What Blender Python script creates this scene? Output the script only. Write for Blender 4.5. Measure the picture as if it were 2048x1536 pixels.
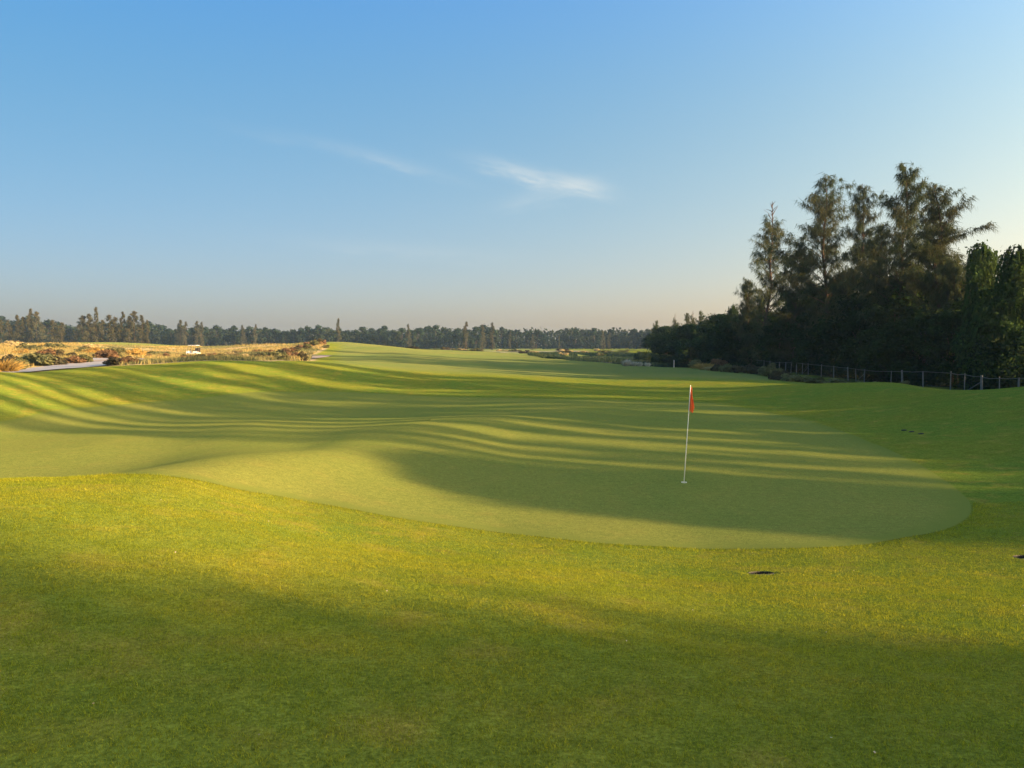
import bpy, math, random
import numpy as np
from mathutils import Vector, Matrix

scene = bpy.context.scene
for _o in list(bpy.data.objects):
    bpy.data.objects.remove(_o, do_unlink=True)
COL = scene.collection
rad = math.radians

# ------------------------------------------------------------------ camera
CAM_Z, FPX, HOR = 3.0, 1547.0, 688.0            # eye height over the pin, focal length and horizon row of the 2048 px photo
PITCH = math.atan((768.0 - HOR) / FPX)
cam_d = bpy.data.cameras.new('camera')
cam = bpy.data.objects.new('camera', cam_d); COL.objects.link(cam)
cam.location = (0, 0, CAM_Z)
cam.rotation_euler = (math.pi / 2 - PITCH, 0, 0)
cam_d.sensor_width = 36.0
cam_d.lens = 36.0 * FPX / 2048.0
cam_d.clip_start = 0.05
cam_d.clip_end = 9000
scene.camera = cam

# ------------------------------------------------------------------ sky, sun, exposure
SUN_EL, SUN_AZ = 12.0, 115.0                     # azimuth clockwise from the view direction (+Y)
world = bpy.data.worlds.new('World'); scene.world = world
world.use_nodes = True
wn, wl = world.node_tree.nodes, world.node_tree.links
wn.clear()
w_out = wn.new('ShaderNodeOutputWorld'); w_bg = wn.new('ShaderNodeBackground')
sky = wn.new('ShaderNodeTexSky'); sky.sky_type = 'NISHITA'; sky.sun_disc = False
sky.sun_elevation = rad(SUN_EL); sky.sun_rotation = rad(SUN_AZ)
sky.altitude = 0; sky.air_density = 1.0; sky.dust_density = 1.0; sky.ozone_density = 1.0
w_bg.inputs['Strength'].default_value = 0.05
def wmath(op, a, b=None, c=None):
    n = wn.new('ShaderNodeMath'); n.operation = op
    for i, v in enumerate((a, b, c)):
        if v is None: continue
        if isinstance(v, (int, float)): n.inputs[i].default_value = v
        else: wl.new(v, n.inputs[i])
    return n.outputs[0]
w_tc = wn.new('ShaderNodeTexCoord'); w_sep = wn.new('ShaderNodeSeparateXYZ')
wl.new(w_tc.outputs['Generated'], w_sep.inputs[0])
dx, dy, dz = w_sep.outputs
el = dz
az = wmath('ARCTAN2', dx, dy)
# thin cirrus: fibrous noise stretched along each wisp's own direction
def wisp(azc, elc, half_len, half_wid, slope, gain):
    a = wmath('SUBTRACT', az, azc); e = wmath('SUBTRACT', el, elc)
    c, s = math.cos(slope), math.sin(slope)
    along = wmath('ADD', wmath('MULTIPLY', a, c), wmath('MULTIPLY', e, s))
    across = wmath('SUBTRACT', wmath('MULTIPLY', e, c), wmath('MULTIPLY', a, s))
    nt = wn.new('ShaderNodeTexNoise'); nt.inputs['Scale'].default_value = 1.0; nt.inputs['Detail'].default_value = 8; nt.inputs['Roughness'].default_value = 0.68
    cb = wn.new('ShaderNodeCombineXYZ')
    wl.new(wmath('MULTIPLY', along, 16.0), cb.inputs[0]); wl.new(wmath('MULTIPLY', across, 85.0), cb.inputs[1]); cb.inputs[2].default_value = azc * 37.0
    wl.new(cb.outputs[0], nt.inputs['Vector'])
    warp = wmath('MULTIPLY', wmath('SUBTRACT', nt.outputs['Fac'], 0.5), half_wid * 3.4)
    u = wmath('DIVIDE', along, half_len); v = wmath('DIVIDE', wmath('ADD', across, warp), half_wid)
    r2 = wmath('ADD', wmath('MULTIPLY', u, u), wmath('MULTIPLY', v, v))
    g = wmath('POWER', 2.718, wmath('MULTIPLY', r2, -1.0))
    f = wmath('MULTIPLY', g, wmath('ADD', wmath('MULTIPLY', nt.outputs['Fac'], 2.6), -0.65))
    return wmath('MAXIMUM', wmath('MULTIPLY', f, gain), 0.0)
clouds = None
for args in ((0.012, 0.213, 0.055, 0.010, -0.22, 0.62), (0.090, 0.199, 0.036, 0.010, -0.22, 0.55), (0.045, 0.187, 0.06, 0.010, 0.22, 0.26),
             (-0.150, 0.222, 0.075, 0.007, -0.22, 0.20), (-0.14, 0.118, 0.13, 0.010, -0.06, 0.13), (-0.25, 0.24, 0.10, 0.008, -0.12, 0.07)):
    w = wisp(*args)
    clouds = w if clouds is None else wmath('ADD', clouds, w)
# tropical haze in the sky, a smooth function of height and of the angle to the sun: greyer low down, bluer high up, whiter towards the sun
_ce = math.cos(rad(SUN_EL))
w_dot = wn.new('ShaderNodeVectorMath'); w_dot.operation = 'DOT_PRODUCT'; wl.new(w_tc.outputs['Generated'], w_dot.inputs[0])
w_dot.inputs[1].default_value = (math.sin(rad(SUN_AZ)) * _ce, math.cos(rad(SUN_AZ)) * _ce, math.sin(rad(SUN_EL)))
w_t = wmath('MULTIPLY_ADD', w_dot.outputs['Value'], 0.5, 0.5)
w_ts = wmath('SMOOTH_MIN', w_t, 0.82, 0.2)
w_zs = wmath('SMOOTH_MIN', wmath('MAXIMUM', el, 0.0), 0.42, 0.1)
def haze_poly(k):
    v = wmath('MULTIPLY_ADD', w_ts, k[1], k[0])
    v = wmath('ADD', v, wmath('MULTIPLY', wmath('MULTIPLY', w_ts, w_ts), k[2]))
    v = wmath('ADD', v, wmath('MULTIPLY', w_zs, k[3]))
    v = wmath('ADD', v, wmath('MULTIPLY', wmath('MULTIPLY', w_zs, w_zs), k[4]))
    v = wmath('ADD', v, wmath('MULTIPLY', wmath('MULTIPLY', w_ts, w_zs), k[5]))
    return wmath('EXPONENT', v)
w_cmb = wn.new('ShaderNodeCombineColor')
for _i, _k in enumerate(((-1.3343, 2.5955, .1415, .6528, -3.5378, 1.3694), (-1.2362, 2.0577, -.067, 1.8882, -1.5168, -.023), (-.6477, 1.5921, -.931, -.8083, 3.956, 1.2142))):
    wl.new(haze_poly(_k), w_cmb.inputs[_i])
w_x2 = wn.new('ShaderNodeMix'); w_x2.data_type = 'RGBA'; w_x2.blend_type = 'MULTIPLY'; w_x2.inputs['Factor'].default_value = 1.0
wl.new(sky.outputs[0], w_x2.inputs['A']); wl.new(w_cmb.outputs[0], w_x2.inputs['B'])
w_mix = wn.new('ShaderNodeMix'); w_mix.data_type = 'RGBA'
wl.new(wmath('MINIMUM', clouds, 0.8), w_mix.inputs['Factor'])
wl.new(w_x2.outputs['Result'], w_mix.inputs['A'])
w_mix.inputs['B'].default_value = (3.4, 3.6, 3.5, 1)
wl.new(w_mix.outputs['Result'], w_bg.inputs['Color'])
wl.new(w_bg.outputs[0], w_out.inputs['Surface'])

sun_d = bpy.data.lights.new('sun', 'SUN'); sun = bpy.data.objects.new('sun', sun_d); COL.objects.link(sun)
sun_d.energy = 3.15; sun_d.angle = rad(0.8); sun_d.color = (1.0, 0.665, 0.37)
SUN_DIR = Vector((math.sin(rad(SUN_AZ)) * _ce, math.cos(rad(SUN_AZ)) * _ce, math.sin(rad(SUN_EL))))
sun.rotation_euler = SUN_DIR.to_track_quat('Z', 'Y').to_euler()
sun.location = SUN_DIR * 120

vs = scene.view_settings
vs.view_transform = 'Standard'; vs.look = 'None'; vs.gamma = 1.0; vs.use_curve_mapping = False
vs.exposure = 2.2
scene.cycles.max_bounces = 8
scene.cycles.transparent_max_bounces = 8
scene.cycles.volume_bounces = 1
scene.cycles.use_denoising = True

# ------------------------------------------------------------------ helpers
rng = np.random.default_rng(11)
def unproj(px, py, d):
    """world point on the photo ray (px, py) at distance d along +Y"""
    cx, cy = (px - 1024.0) / FPX, (768.0 - py) / FPX
    y = math.cos(PITCH) + cy * math.sin(PITCH)
    z = -math.sin(PITCH) + cy * math.cos(PITCH)
    k = d / y
    return (cx * k, d, CAM_Z + z * k)
def ux(px, d): return (px - 1024.0) / FPX * d

def new_mesh(name, verts, faces, mat=None, smooth=False):
    """faces: an (n,3) or (n,4) int array, or a list of those"""
    me = bpy.data.meshes.new(name)
    verts = np.asarray(verts, dtype=np.float32).reshape(-1, 3)
    if not isinstance(faces, list): faces = [faces]
    faces = [np.asarray(f, dtype=np.int32) for f in faces if len(f)]
    sizes = np.concatenate([np.full(len(f), f.shape[1], dtype=np.int32) for f in faces])
    loops = np.concatenate([f.ravel() for f in faces])
    starts = np.concatenate([[0], np.cumsum(sizes)[:-1]]).astype(np.int32)
    me.vertices.add(len(verts)); me.vertices.foreach_set('co', verts.ravel())
    me.loops.add(len(loops)); me.loops.foreach_set('vertex_index', loops)
    me.polygons.add(len(sizes)); me.polygons.foreach_set('loop_start', starts); me.polygons.foreach_set('loop_total', sizes)
    me.polygons.foreach_set('use_smooth', np.full(len(sizes), smooth, dtype=bool))
    me.update(calc_edges=True)
    me.validate()
    if mat is not None: me.materials.append(mat)
    return me
def link(name, me, parent=None, loc=(0, 0, 0)):
    o = bpy.data.objects.new(name, me); COL.objects.link(o)
    o.location = loc
    if parent is not None: o.parent = parent
    return o
def tag(o, label=None, cat=None, group=None, kind=None):
    if label: o['label'] = label
    if cat: o['category'] = cat
    if group: o['group'] = group
    if kind: o['kind'] = kind
    return o
def empty(name, loc, rz=0.0):
    o = bpy.data.objects.new(name, None); COL.objects.link(o)
    o.location = loc; o.rotation_euler = (0, 0, rz); o.empty_display_size = 0.2
    return o

class MB:
    def __init__(s): s.v = []; s.f3 = []; s.f4 = []; s.n = 0
    def add(s, v, f):
        v = np.asarray(v, float).reshape(-1, 3); f = np.asarray(f, int)
        s.v.append(v); (s.f3 if f.shape[1] == 3 else s.f4).append(f + s.n); s.n += len(v)
        return s
    def box(s, c, size, rot=None, taper=1.0):
        hx, hy, hz = [q / 2 for q in size]
        v = np.array([[x * hx * (taper if z > 0 else 1), y * hy * (taper if z > 0 else 1), z * hz] for z in (-1, 1) for x, y in ((-1, -1), (1, -1), (1, 1), (-1, 1))])
        if rot is not None: v = v @ np.array(Matrix.Rotation(rot[0], 3, rot[1])).T
        return s.add(v + np.array(c), [(3, 2, 1, 0), (4, 5, 6, 7), (0, 1, 5, 4), (1, 2, 6, 5), (2, 3, 7, 6), (3, 0, 4, 7)])
    def tube(s, pts, r, sides=6, cap=True):
        v, f, caps = tube(pts, r, sides)
        b = s.n
        s.v.append(v); s.f4.append(f + b); s.n += len(v)
        if cap:
            n = len(v)
            for ring, flip in ((range(sides), True), (range(n - sides, n), False)):
                ring = list(ring); ring = ring[::-1] if flip else ring
                s.f3.append(np.array([(ring[0], ring[i], ring[i + 1]) for i in range(1, sides - 1)]) + b)
        return s
    def mesh(s, name, mat, smooth=False):
        fs = []
        if s.f3: fs.append(np.concatenate(s.f3))
        if s.f4: fs.append(np.concatenate(s.f4))
        return new_mesh(name, np.concatenate(s.v), fs, mat, smooth)
def tube(pts, r, sides=6):
    pts = np.asarray(pts, float); n = len(pts)
    r = np.broadcast_to(np.asarray(r, float), (n,))
    t = np.gradient(pts, axis=0); t /= np.linalg.norm(t, axis=1, keepdims=True) + 1e-9
    ref = np.array([0.0, 0, 1]) if abs(t[:, 2]).mean() < 0.8 else np.array([1.0, 0, 0])
    a = np.cross(t, ref); a /= np.linalg.norm(a, axis=1, keepdims=True) + 1e-9
    b = np.cross(t, a)
    ang = np.linspace(0, 2 * np.pi, sides, endpoint=False)
    v = pts[:, None] + r[:, None, None] * (np.cos(ang)[None, :, None] * a[:, None] + np.sin(ang)[None, :, None] * b[:, None])
    i = np.arange(n - 1)[:, None] * sides; j = np.arange(sides)[None]; j2 = (j + 1) % sides
    f = np.stack([i + j, i + j2, i + sides + j2, i + sides + j], -1).reshape(-1, 4)
    return v.reshape(-1, 3), f, None
def nrm(v): return v / (np.linalg.norm(v, axis=-1, keepdims=True) + 1e-9)
def slivers(P, D, L, W, r):
    """one long thin triangle per point"""
    S = nrm(np.cross(D, r.normal(size=P.shape))) * (np.asarray(W)[:, None] * 0.5)
    v = np.stack([P - S, P + S, P + D * np.asarray(L)[:, None]], 1).reshape(-1, 3)
    return v, np.arange(len(v)).reshape(-1, 3)
def leaves(P, N, size, r, droop=0.0):
    """one diamond leaf (4 corners) per point, roughly facing N"""
    A = nrm(np.cross(N, r.normal(size=P.shape)) + np.array([0, 0, -droop])); B = nrm(np.cross(N, A))
    s = (np.asarray(size) * r.uniform(0.6, 1.3, len(P)))[:, None]
    v = np.stack([P - A * s * .6, P + B * s * .34, P + A * s * .6, P - B * s * .34], 1).reshape(-1, 3)
    return v, np.arange(len(v)).reshape(-1, 4)

# ------------------------------------------------------------------ value noise in numpy (terrain, scatter)
def _hash(ix, iy, seed):
    h = (ix.astype(np.int64) * 374761393 + iy.astype(np.int64) * 668265263 + seed * 974711) & 0x7fffffff
    h = ((h ^ (h >> 13)) * 1274126177) & 0x7fffffff
    return ((h ^ (h >> 16)) & 0xffff) / 65535.0
def vnoise(x, y, seed=0):
    x = np.asarray(x, float); y = np.asarray(y, float)
    ix, iy = np.floor(x), np.floor(y); fx, fy = x - ix, y - iy
    fx = fx * fx * (3 - 2 * fx); fy = fy * fy * (3 - 2 * fy)
    a, b = _hash(ix, iy, seed), _hash(ix + 1, iy, seed); c, d = _hash(ix, iy + 1, seed), _hash(ix + 1, iy + 1, seed)
    return (a + (b - a) * fx) * (1 - fy) + (c + (d - c) * fx) * fy
def sstep(a, b, x):
    t = np.clip((x - a) / (b - a), 0, 1); return t * t * (3 - 2 * t)

# ------------------------------------------------------------------ terrain: survey points, smooth surface through them
_S = [  # world x, y, z
 (0, 0, 1.42), (-4, 0, 1.5), (4, 0, 1.36), (0, 3, 1.36), (-3, 3, 1.46), (3, 3, 1.26), (-4, 6, 1.44), (0, 6, 1.02), (4, 6, .84), (7, 6, .8),
 (-5.6, 8.5, 1.40), (-2.8, 8.5, 1.0), (0, 8.5, .60), (3, 8.5, .42), (5.8, 8.5, .42), (9, 9, .5), (-9.2, 14, .12), (-12, 16, .05), (-7.4, 14.5, .52),
 (5.5, 11.3, .07), (-5.6, 20.5, .22), (-9, 19, .06), (-0.5, 33.5, -.05), (-4, 31.5, -.04), (31, 40, -.3), (31, 50, -.35), (31, 62, -.35), (31, 75, -.32), (31, 90, -.3), (33, 110, -.3),
 (38, 60, -.3), (38, 90, -.3), (40, 140, -.3), (31, 30, 0.0), (24, 40, .1), (26, 60, -.3), (22, 62, -.1),
 (24, 130, -.2), (30, 180, -.3), (20, 240, -.2), (45, 250, -.2), (0, 250, 0), (-120, 300, .6), (-60, 300, .5), (0, 320, 0), (80, 320, -.2), (160, 320, -.2), (-220, 320, .6),
 (0, 560, -.25), (-200, 560, -.25), (200, 560, -.25), (-380, 560, -.2), (380, 560, -.25), (-32, 50, 1.05), (-23, 52, 1.2), (-14, 66, 1.25), (-60, 60, 1.1)]
_Pp = [  # photo column, row, distance
 (0, 957, 10.5), (150, 959, 10.4), (330, 945, 11.4), (450, 926, 13.6), (560, 911, 15.4), (640, 907, 16.8), (500, 975, 12.2), (700, 873, 22.3), (850, 844, 25.8), (1000, 834, 27.8), (1100, 841, 28),
 (600, 1000, 12.4), (780, 1035, 12.0), (1000, 1066, 11.8), (1400, 1098, 11.1), (1750, 1087, 11.4), (1940, 1032, 13.4),
 (1369, 965, 16.8), (1024, 1010, 14.1), (1024, 925, 19.2), (1024, 885, 23), (800, 925, 18), (1700, 1000, 14.9), (1600, 900, 21.7), (1300, 835, 31), (500, 850, 28), (200, 882, 23.4), (0, 905, 20.8), (1450, 850, 28.4),
 (2048, 1000, 14.6), (2048, 900, 20), (2048, 840, 24.5), (2048, 786, 29.5), (1970, 783, 31.4), (1890, 780, 34), (1700, 774, 40.5), (2150, 790, 27), (2048, 775, 38), (1800, 912, 20.4), (1800, 850, 27), (1800, 805, 33), (1800, 779, 37), (1800, 766, 47),
 (1600, 805, 37), (1600, 773, 44), (1600, 769, 54), (1480, 776, 50), (1400, 762, 62), (1400, 741, 85), (1340, 736, 100), (1380, 804, 39.6), (1150, 798, 41.6),
 (0, 850, 28.4), (0, 798, 33), (0, 746, 40), (-300, 745, 36), (-300, 900, 20), (200, 815, 36), (200, 770, 42), (200, 737, 48), (400, 796, 42.6), (400, 760, 48), (400, 729, 54), (600, 784, 47.6), (600, 750, 54), (600, 727, 61),
 (800, 782, 49), (800, 757, 56), (800, 737, 68), (800, 716, 108), (1000, 791, 45), (1000, 757, 58), (1000, 741, 78), (1000, 718, 130), (1200, 782, 49), (1200, 750, 75), (1250, 736, 98), (1150, 721, 125), (1020, 712, 150),
 (0, 743, 60), (100, 739, 62), (200, 733, 66), (0, 726, 76), (0, 701, 120), (0, 690, 170), (-300, 691, 170), (200, 716, 90), (200, 701, 140), (235, 686, 215), (388, 711, 140), (420, 696, 180), (500, 722, 80), (500, 706, 130), (500, 691, 190),
 (620, 722, 86), (620, 706, 125), (650, 684, 190), (760, 690, 190), (700, 701, 140), (800, 698, 205), (900, 701, 235), (1000, 701, 400), (1200, 706, 262), (1300, 703, 300), (600, 698, 420), (200, 698, 420)]
_pts = np.array(_S + [unproj(*p) for p in _Pp])
def _q(x, y):
    y = np.clip(y, -2.0, 900.0); u = np.clip(x / (y + 6.0), -1.05, 1.05)
    return np.stack([2.4 * u, np.log(y + 6.0)], -1)
def _phi(r2): return 0.5 * r2 * np.log(r2 + 1e-12)
_c = _q(_pts[:, 0], _pts[:, 1]); _n = len(_c)
_K = _phi(((_c[:, None] - _c[None]) ** 2).sum(-1)) + np.eye(_n) * 0.0015
_A = np.zeros((_n + 3, _n + 3)); _A[:_n, :_n] = _K; _A[:_n, _n] = 1; _A[:_n, _n + 1:] = _c; _A[_n, :_n] = 1; _A[_n + 1:, :_n] = _c.T
_w = np.linalg.solve(_A, np.concatenate([_pts[:, 2], [0, 0, 0]]))
def H(x, y):
    x = np.asarray(x, float); y = np.asarray(y, float); sh = x.shape
    x, y = x.ravel(), y.ravel(); z = np.empty(len(x))
    for i in range(0, len(x), 20000):
        q = _q(x[i:i + 20000], y[i:i + 20000])
        z[i:i + 20000] = _phi(((q[:, None] - _c[None]) ** 2).sum(-1)) @ _w[:_n] + _w[_n] + q @ _w[_n + 1:]
    u = np.abs(x) / (np.maximum(y, -2) + 6.0)
    k = sstep(.72, 1.25, u) * sstep(9, 20, np.abs(x))
    z = z * (1 - k) + k * np.where(x > 0, -.25, 1.0)
    k = sstep(480, 700, np.hypot(x, y)); z = z * (1 - k) - .25 * k
    # pond basin
    e = np.hypot((x - 24) / 17.0, (y - 182) / 76.0); z = z - 1.9 * sstep(1.05, .8, e)
    # small unevenness, coarser and stronger on the wild ground far away
    dd = np.hypot(x, y)
    z = z + (vnoise(x * .9, y * .9, 3) - .5) * .03 + (vnoise(x * .33, y * .33, 5) - .5) * .05 * sstep(6, 40, dd) + (vnoise(x * .12, y * .12, 8) - .5) * .5 * sstep(70, 160, dd)
    for hx, hy, hr in DENTS: z = z - .10 * sstep(hr * 1.05, hr * .75, np.hypot(x - hx, y - hy))
    return z.reshape(sh)
DENTS = []
def H1(x, y): return float(H(np.array([x]), np.array([y]))[0])
def ground_hit(px, py, dmin=2.0, dmax=400.0):
    """first terrain point on the photo ray"""
    d = np.geomspace(dmin, dmax, 3000); p = np.array([unproj(px, py, 1.0)]); 
    x = p[0, 0] * d; z = CAM_Z + (p[0, 2] - CAM_Z) * d
    i = np.argmax(H(x, d) > z); return x[i], d[i], z[i]

# ------------------------------------------------------------------ outlines on the ground
def smooth_closed(pts, n=240):
    p = np.array(pts, float); m = len(p); t = np.linspace(0, m, n, endpoint=False); i = t.astype(int); f = (t - i)[:, None]
    a, b, c, d = p[(i - 1) % m], p[i % m], p[(i + 1) % m], p[(i + 2) % m]
    return .5 * (2 * b + (c - a) * f + (2 * a - 5 * b + 4 * c - d) * f ** 2 + (3 * b - a - 3 * c + d) * f ** 3)
def sdf(poly, x, y):
    """signed distance to a polygon, negative inside"""
    x = np.asarray(x, float).ravel(); y = np.asarray(y, float).ravel(); d2 = np.full(len(x), 1e18); ins = np.zeros(len(x), bool)
    m = len(poly)
    for k in range(m):
        ax, ay = poly[k]; bx, by = poly[(k + 1) % m]
        ex, ey = bx - ax, by - ay; wx, wy = x - ax, y - ay
        t = np.clip((wx * ex + wy * ey) / (ex * ex + ey * ey + 1e-12), 0, 1)
        d2 = np.minimum(d2, (wx - ex * t) ** 2 + (wy - ey * t) ** 2)
        c = ((ay > y) != (by > y)); 
        xi = ax + (y - ay) / (by - ay + 1e-12) * ex
        ins ^= c & (x < xi)
    return np.where(ins, -1, 1) * np.sqrt(d2)
_edge = [(250, 949), (330, 952), (450, 973), (600, 1001), (800, 1037), (1000, 1066), (1200, 1087), (1400, 1098), (1600, 1097), (1750, 1087), (1870, 1065), (1925, 1043), (1942, 1020), (1930, 994), (1880, 955), (1800, 910), (1720, 876), (1650, 851), (1580, 833), (1500, 818), (1380, 804)]
GREEN = smooth_closed([ground_hit(px, py, 8.0, 60.0)[:2] for px, py in _edge] + [(3.4, 41.8), (-2.5, 44.5), (-9, 48), (-13.5, 47.3), (-17.2, 42.4), (-19.4, 36), (-19.3, 28.4), (-20.5, 22), (-18, 16.5), (-12, 13.8), (-8.6, 12.9)], 420)
WASTE = np.array([(ux(px, d), d) for px, d in ((-900, 60), (-300, 50), (0, 52), (120, 55), (220, 58), (400, 60), (520, 62), (612, 68), (632, 88), (632, 118), (655, 150), (652, 172), (560, 178), (440, 182), (330, 186), (230, 178), (120, 182), (0, 196), (-300, 205), (-900, 190))])
PATH_C = np.array([(-35.5, 46), (-36, 51), (-36.4, 57), (-37, 63), (-38.6, 70), (-40.6, 77), (-45, 88)], float)

# sunken sprinklers: photo column, row, radius
_spr = [(1522, 1146, .14), (2052, 1114, .14)]
SPR = []
for px, py, r in _spr:
    x, y, z = ground_hit(px, py); SPR.append((x, y, r, z))
BANK_SPR = [ground_hit(px, py) for px, py in ((1808, 861), (1823, 864), (1842, 868))]
DENTS = [(x, y, r) for x, y, r, z in SPR]

# ------------------------------------------------------------------ materials
def mat_new(name):
    m = bpy.data.materials.new(name); m.use_nodes = True
    nt = m.node_tree; nt.nodes.clear()
    return m, nt, nt.nodes, nt.links
def nd(nodes, t, **kw):
    n = nodes.new(t)
    for k, v in kw.items():
        if k.startswith('i_'): n.inputs[k[2:].replace('_', ' ')].default_value = v
        else: setattr(n, k, v)
    return n
def ramp(nodes, stops):
    r = nodes.new('ShaderNodeValToRGB'); e = r.color_ramp.elements
    while len(e) < len(stops): e.new(0.5)
    for el_, (p, c) in zip(e, stops): el_.position = p; el_.color = (*c, 1) if len(c) == 3 else c
    return r
def mixc(nodes, links, fac, a, b, blend='MIX'):
    m = nodes.new('ShaderNodeMix'); m.data_type = 'RGBA'; m.blend_type = blend
    for k, v in (('Factor', fac), ('A', a), ('B', b)):
        if isinstance(v, (int, float)): m.inputs[k].default_value = v
        elif isinstance(v, tuple): m.inputs[k].default_value = (*v, 1)
        else: links.new(v, m.inputs[k])
    return m.outputs['Result']
def foliage(name, c1, c2, transl=0.35, c_noise=None, nscale=0.6, rough_spec=0.0):
    m, nt, N, L = mat_new(name)
    geo = N.new('ShaderNodeNewGeometry'); oi = N.new('ShaderNodeObjectInfo')
    col = mixc(N, L, geo.outputs['Random Per Island'], c1, c2)
    if c_noise:
        tc = N.new('ShaderNodeTexCoord'); nz = nd(N, 'ShaderNodeTexNoise', i_Scale=nscale, i_Detail=2.0); L.new(tc.outputs['Object'], nz.inputs['Vector'])
        rp = ramp(N, [(0.42, (0, 0, 0)), (0.62, (1, 1, 1))]); L.new(nz.outputs['Fac'], rp.inputs['Fac'])
        col = mixc(N, L, rp.outputs['Color'], col, c_noise)
    hsv = N.new('ShaderNodeHueSaturation'); L.new(col, hsv.inputs['Color'])
    mr = nd(N, 'ShaderNodeMapRange'); mr.inputs['To Min'].default_value = 0.8; mr.inputs['To Max'].default_value = 1.2
    L.new(oi.outputs['Random'], mr.inputs['Value']); L.new(mr.outputs[0], hsv.inputs['Value'])
    d = N.new('ShaderNodeBsdfDiffuse'); t = N.new('ShaderNodeBsdfTranslucent'); mx = N.new('ShaderNodeMixShader'); mx.inputs[0].default_value = transl
    L.new(hsv.outputs[0], d.inputs['Color']); L.new(hsv.outputs[0], t.inputs['Color'])
    L.new(d.outputs[0], mx.inputs[1]); L.new(t.outputs[0], mx.inputs[2])
    out = N.new('ShaderNodeOutputMaterial'); L.new(mx.outputs[0], out.inputs['Surface'])
    return m
def plain(name, col, rough=0.6, spec=0.3, metal=0.0, var=0.0, scale=8.0, bump=0.0):
    m, nt, N, L = mat_new(name)
    p = nd(N, 'ShaderNodeBsdfPrincipled'); p.inputs['Roughness'].default_value = rough; p.inputs['Specular IOR Level'].default_value = spec; p.inputs['Metallic'].default_value = metal
    if var or bump:
        tc = N.new('ShaderNodeTexCoord'); nz = nd(N, 'ShaderNodeTexNoise', i_Scale=scale, i_Detail=4.0); L.new(tc.outputs['Object'], nz.inputs['Vector'])
        dark = tuple(c * (1 - var) for c in col)
        L.new(mixc(N, L, nz.outputs['Fac'], dark, tuple(min(1, c * (1 + var * .6)) for c in col)), p.inputs['Base Color'])
        if bump:
            b = nd(N, 'ShaderNodeBump'); b.inputs['Strength'].default_value = bump; b.inputs['Distance'].default_value = 0.02; L.new(nz.outputs['Fac'], b.inputs['Height']); L.new(b.outputs[0], p.inputs['Normal'])
    else: p.inputs['Base Color'].default_value = (*col, 1)
    out = N.new('ShaderNodeOutputMaterial'); L.new(p.outputs[0], out.inputs['Surface'])
    return m

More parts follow.
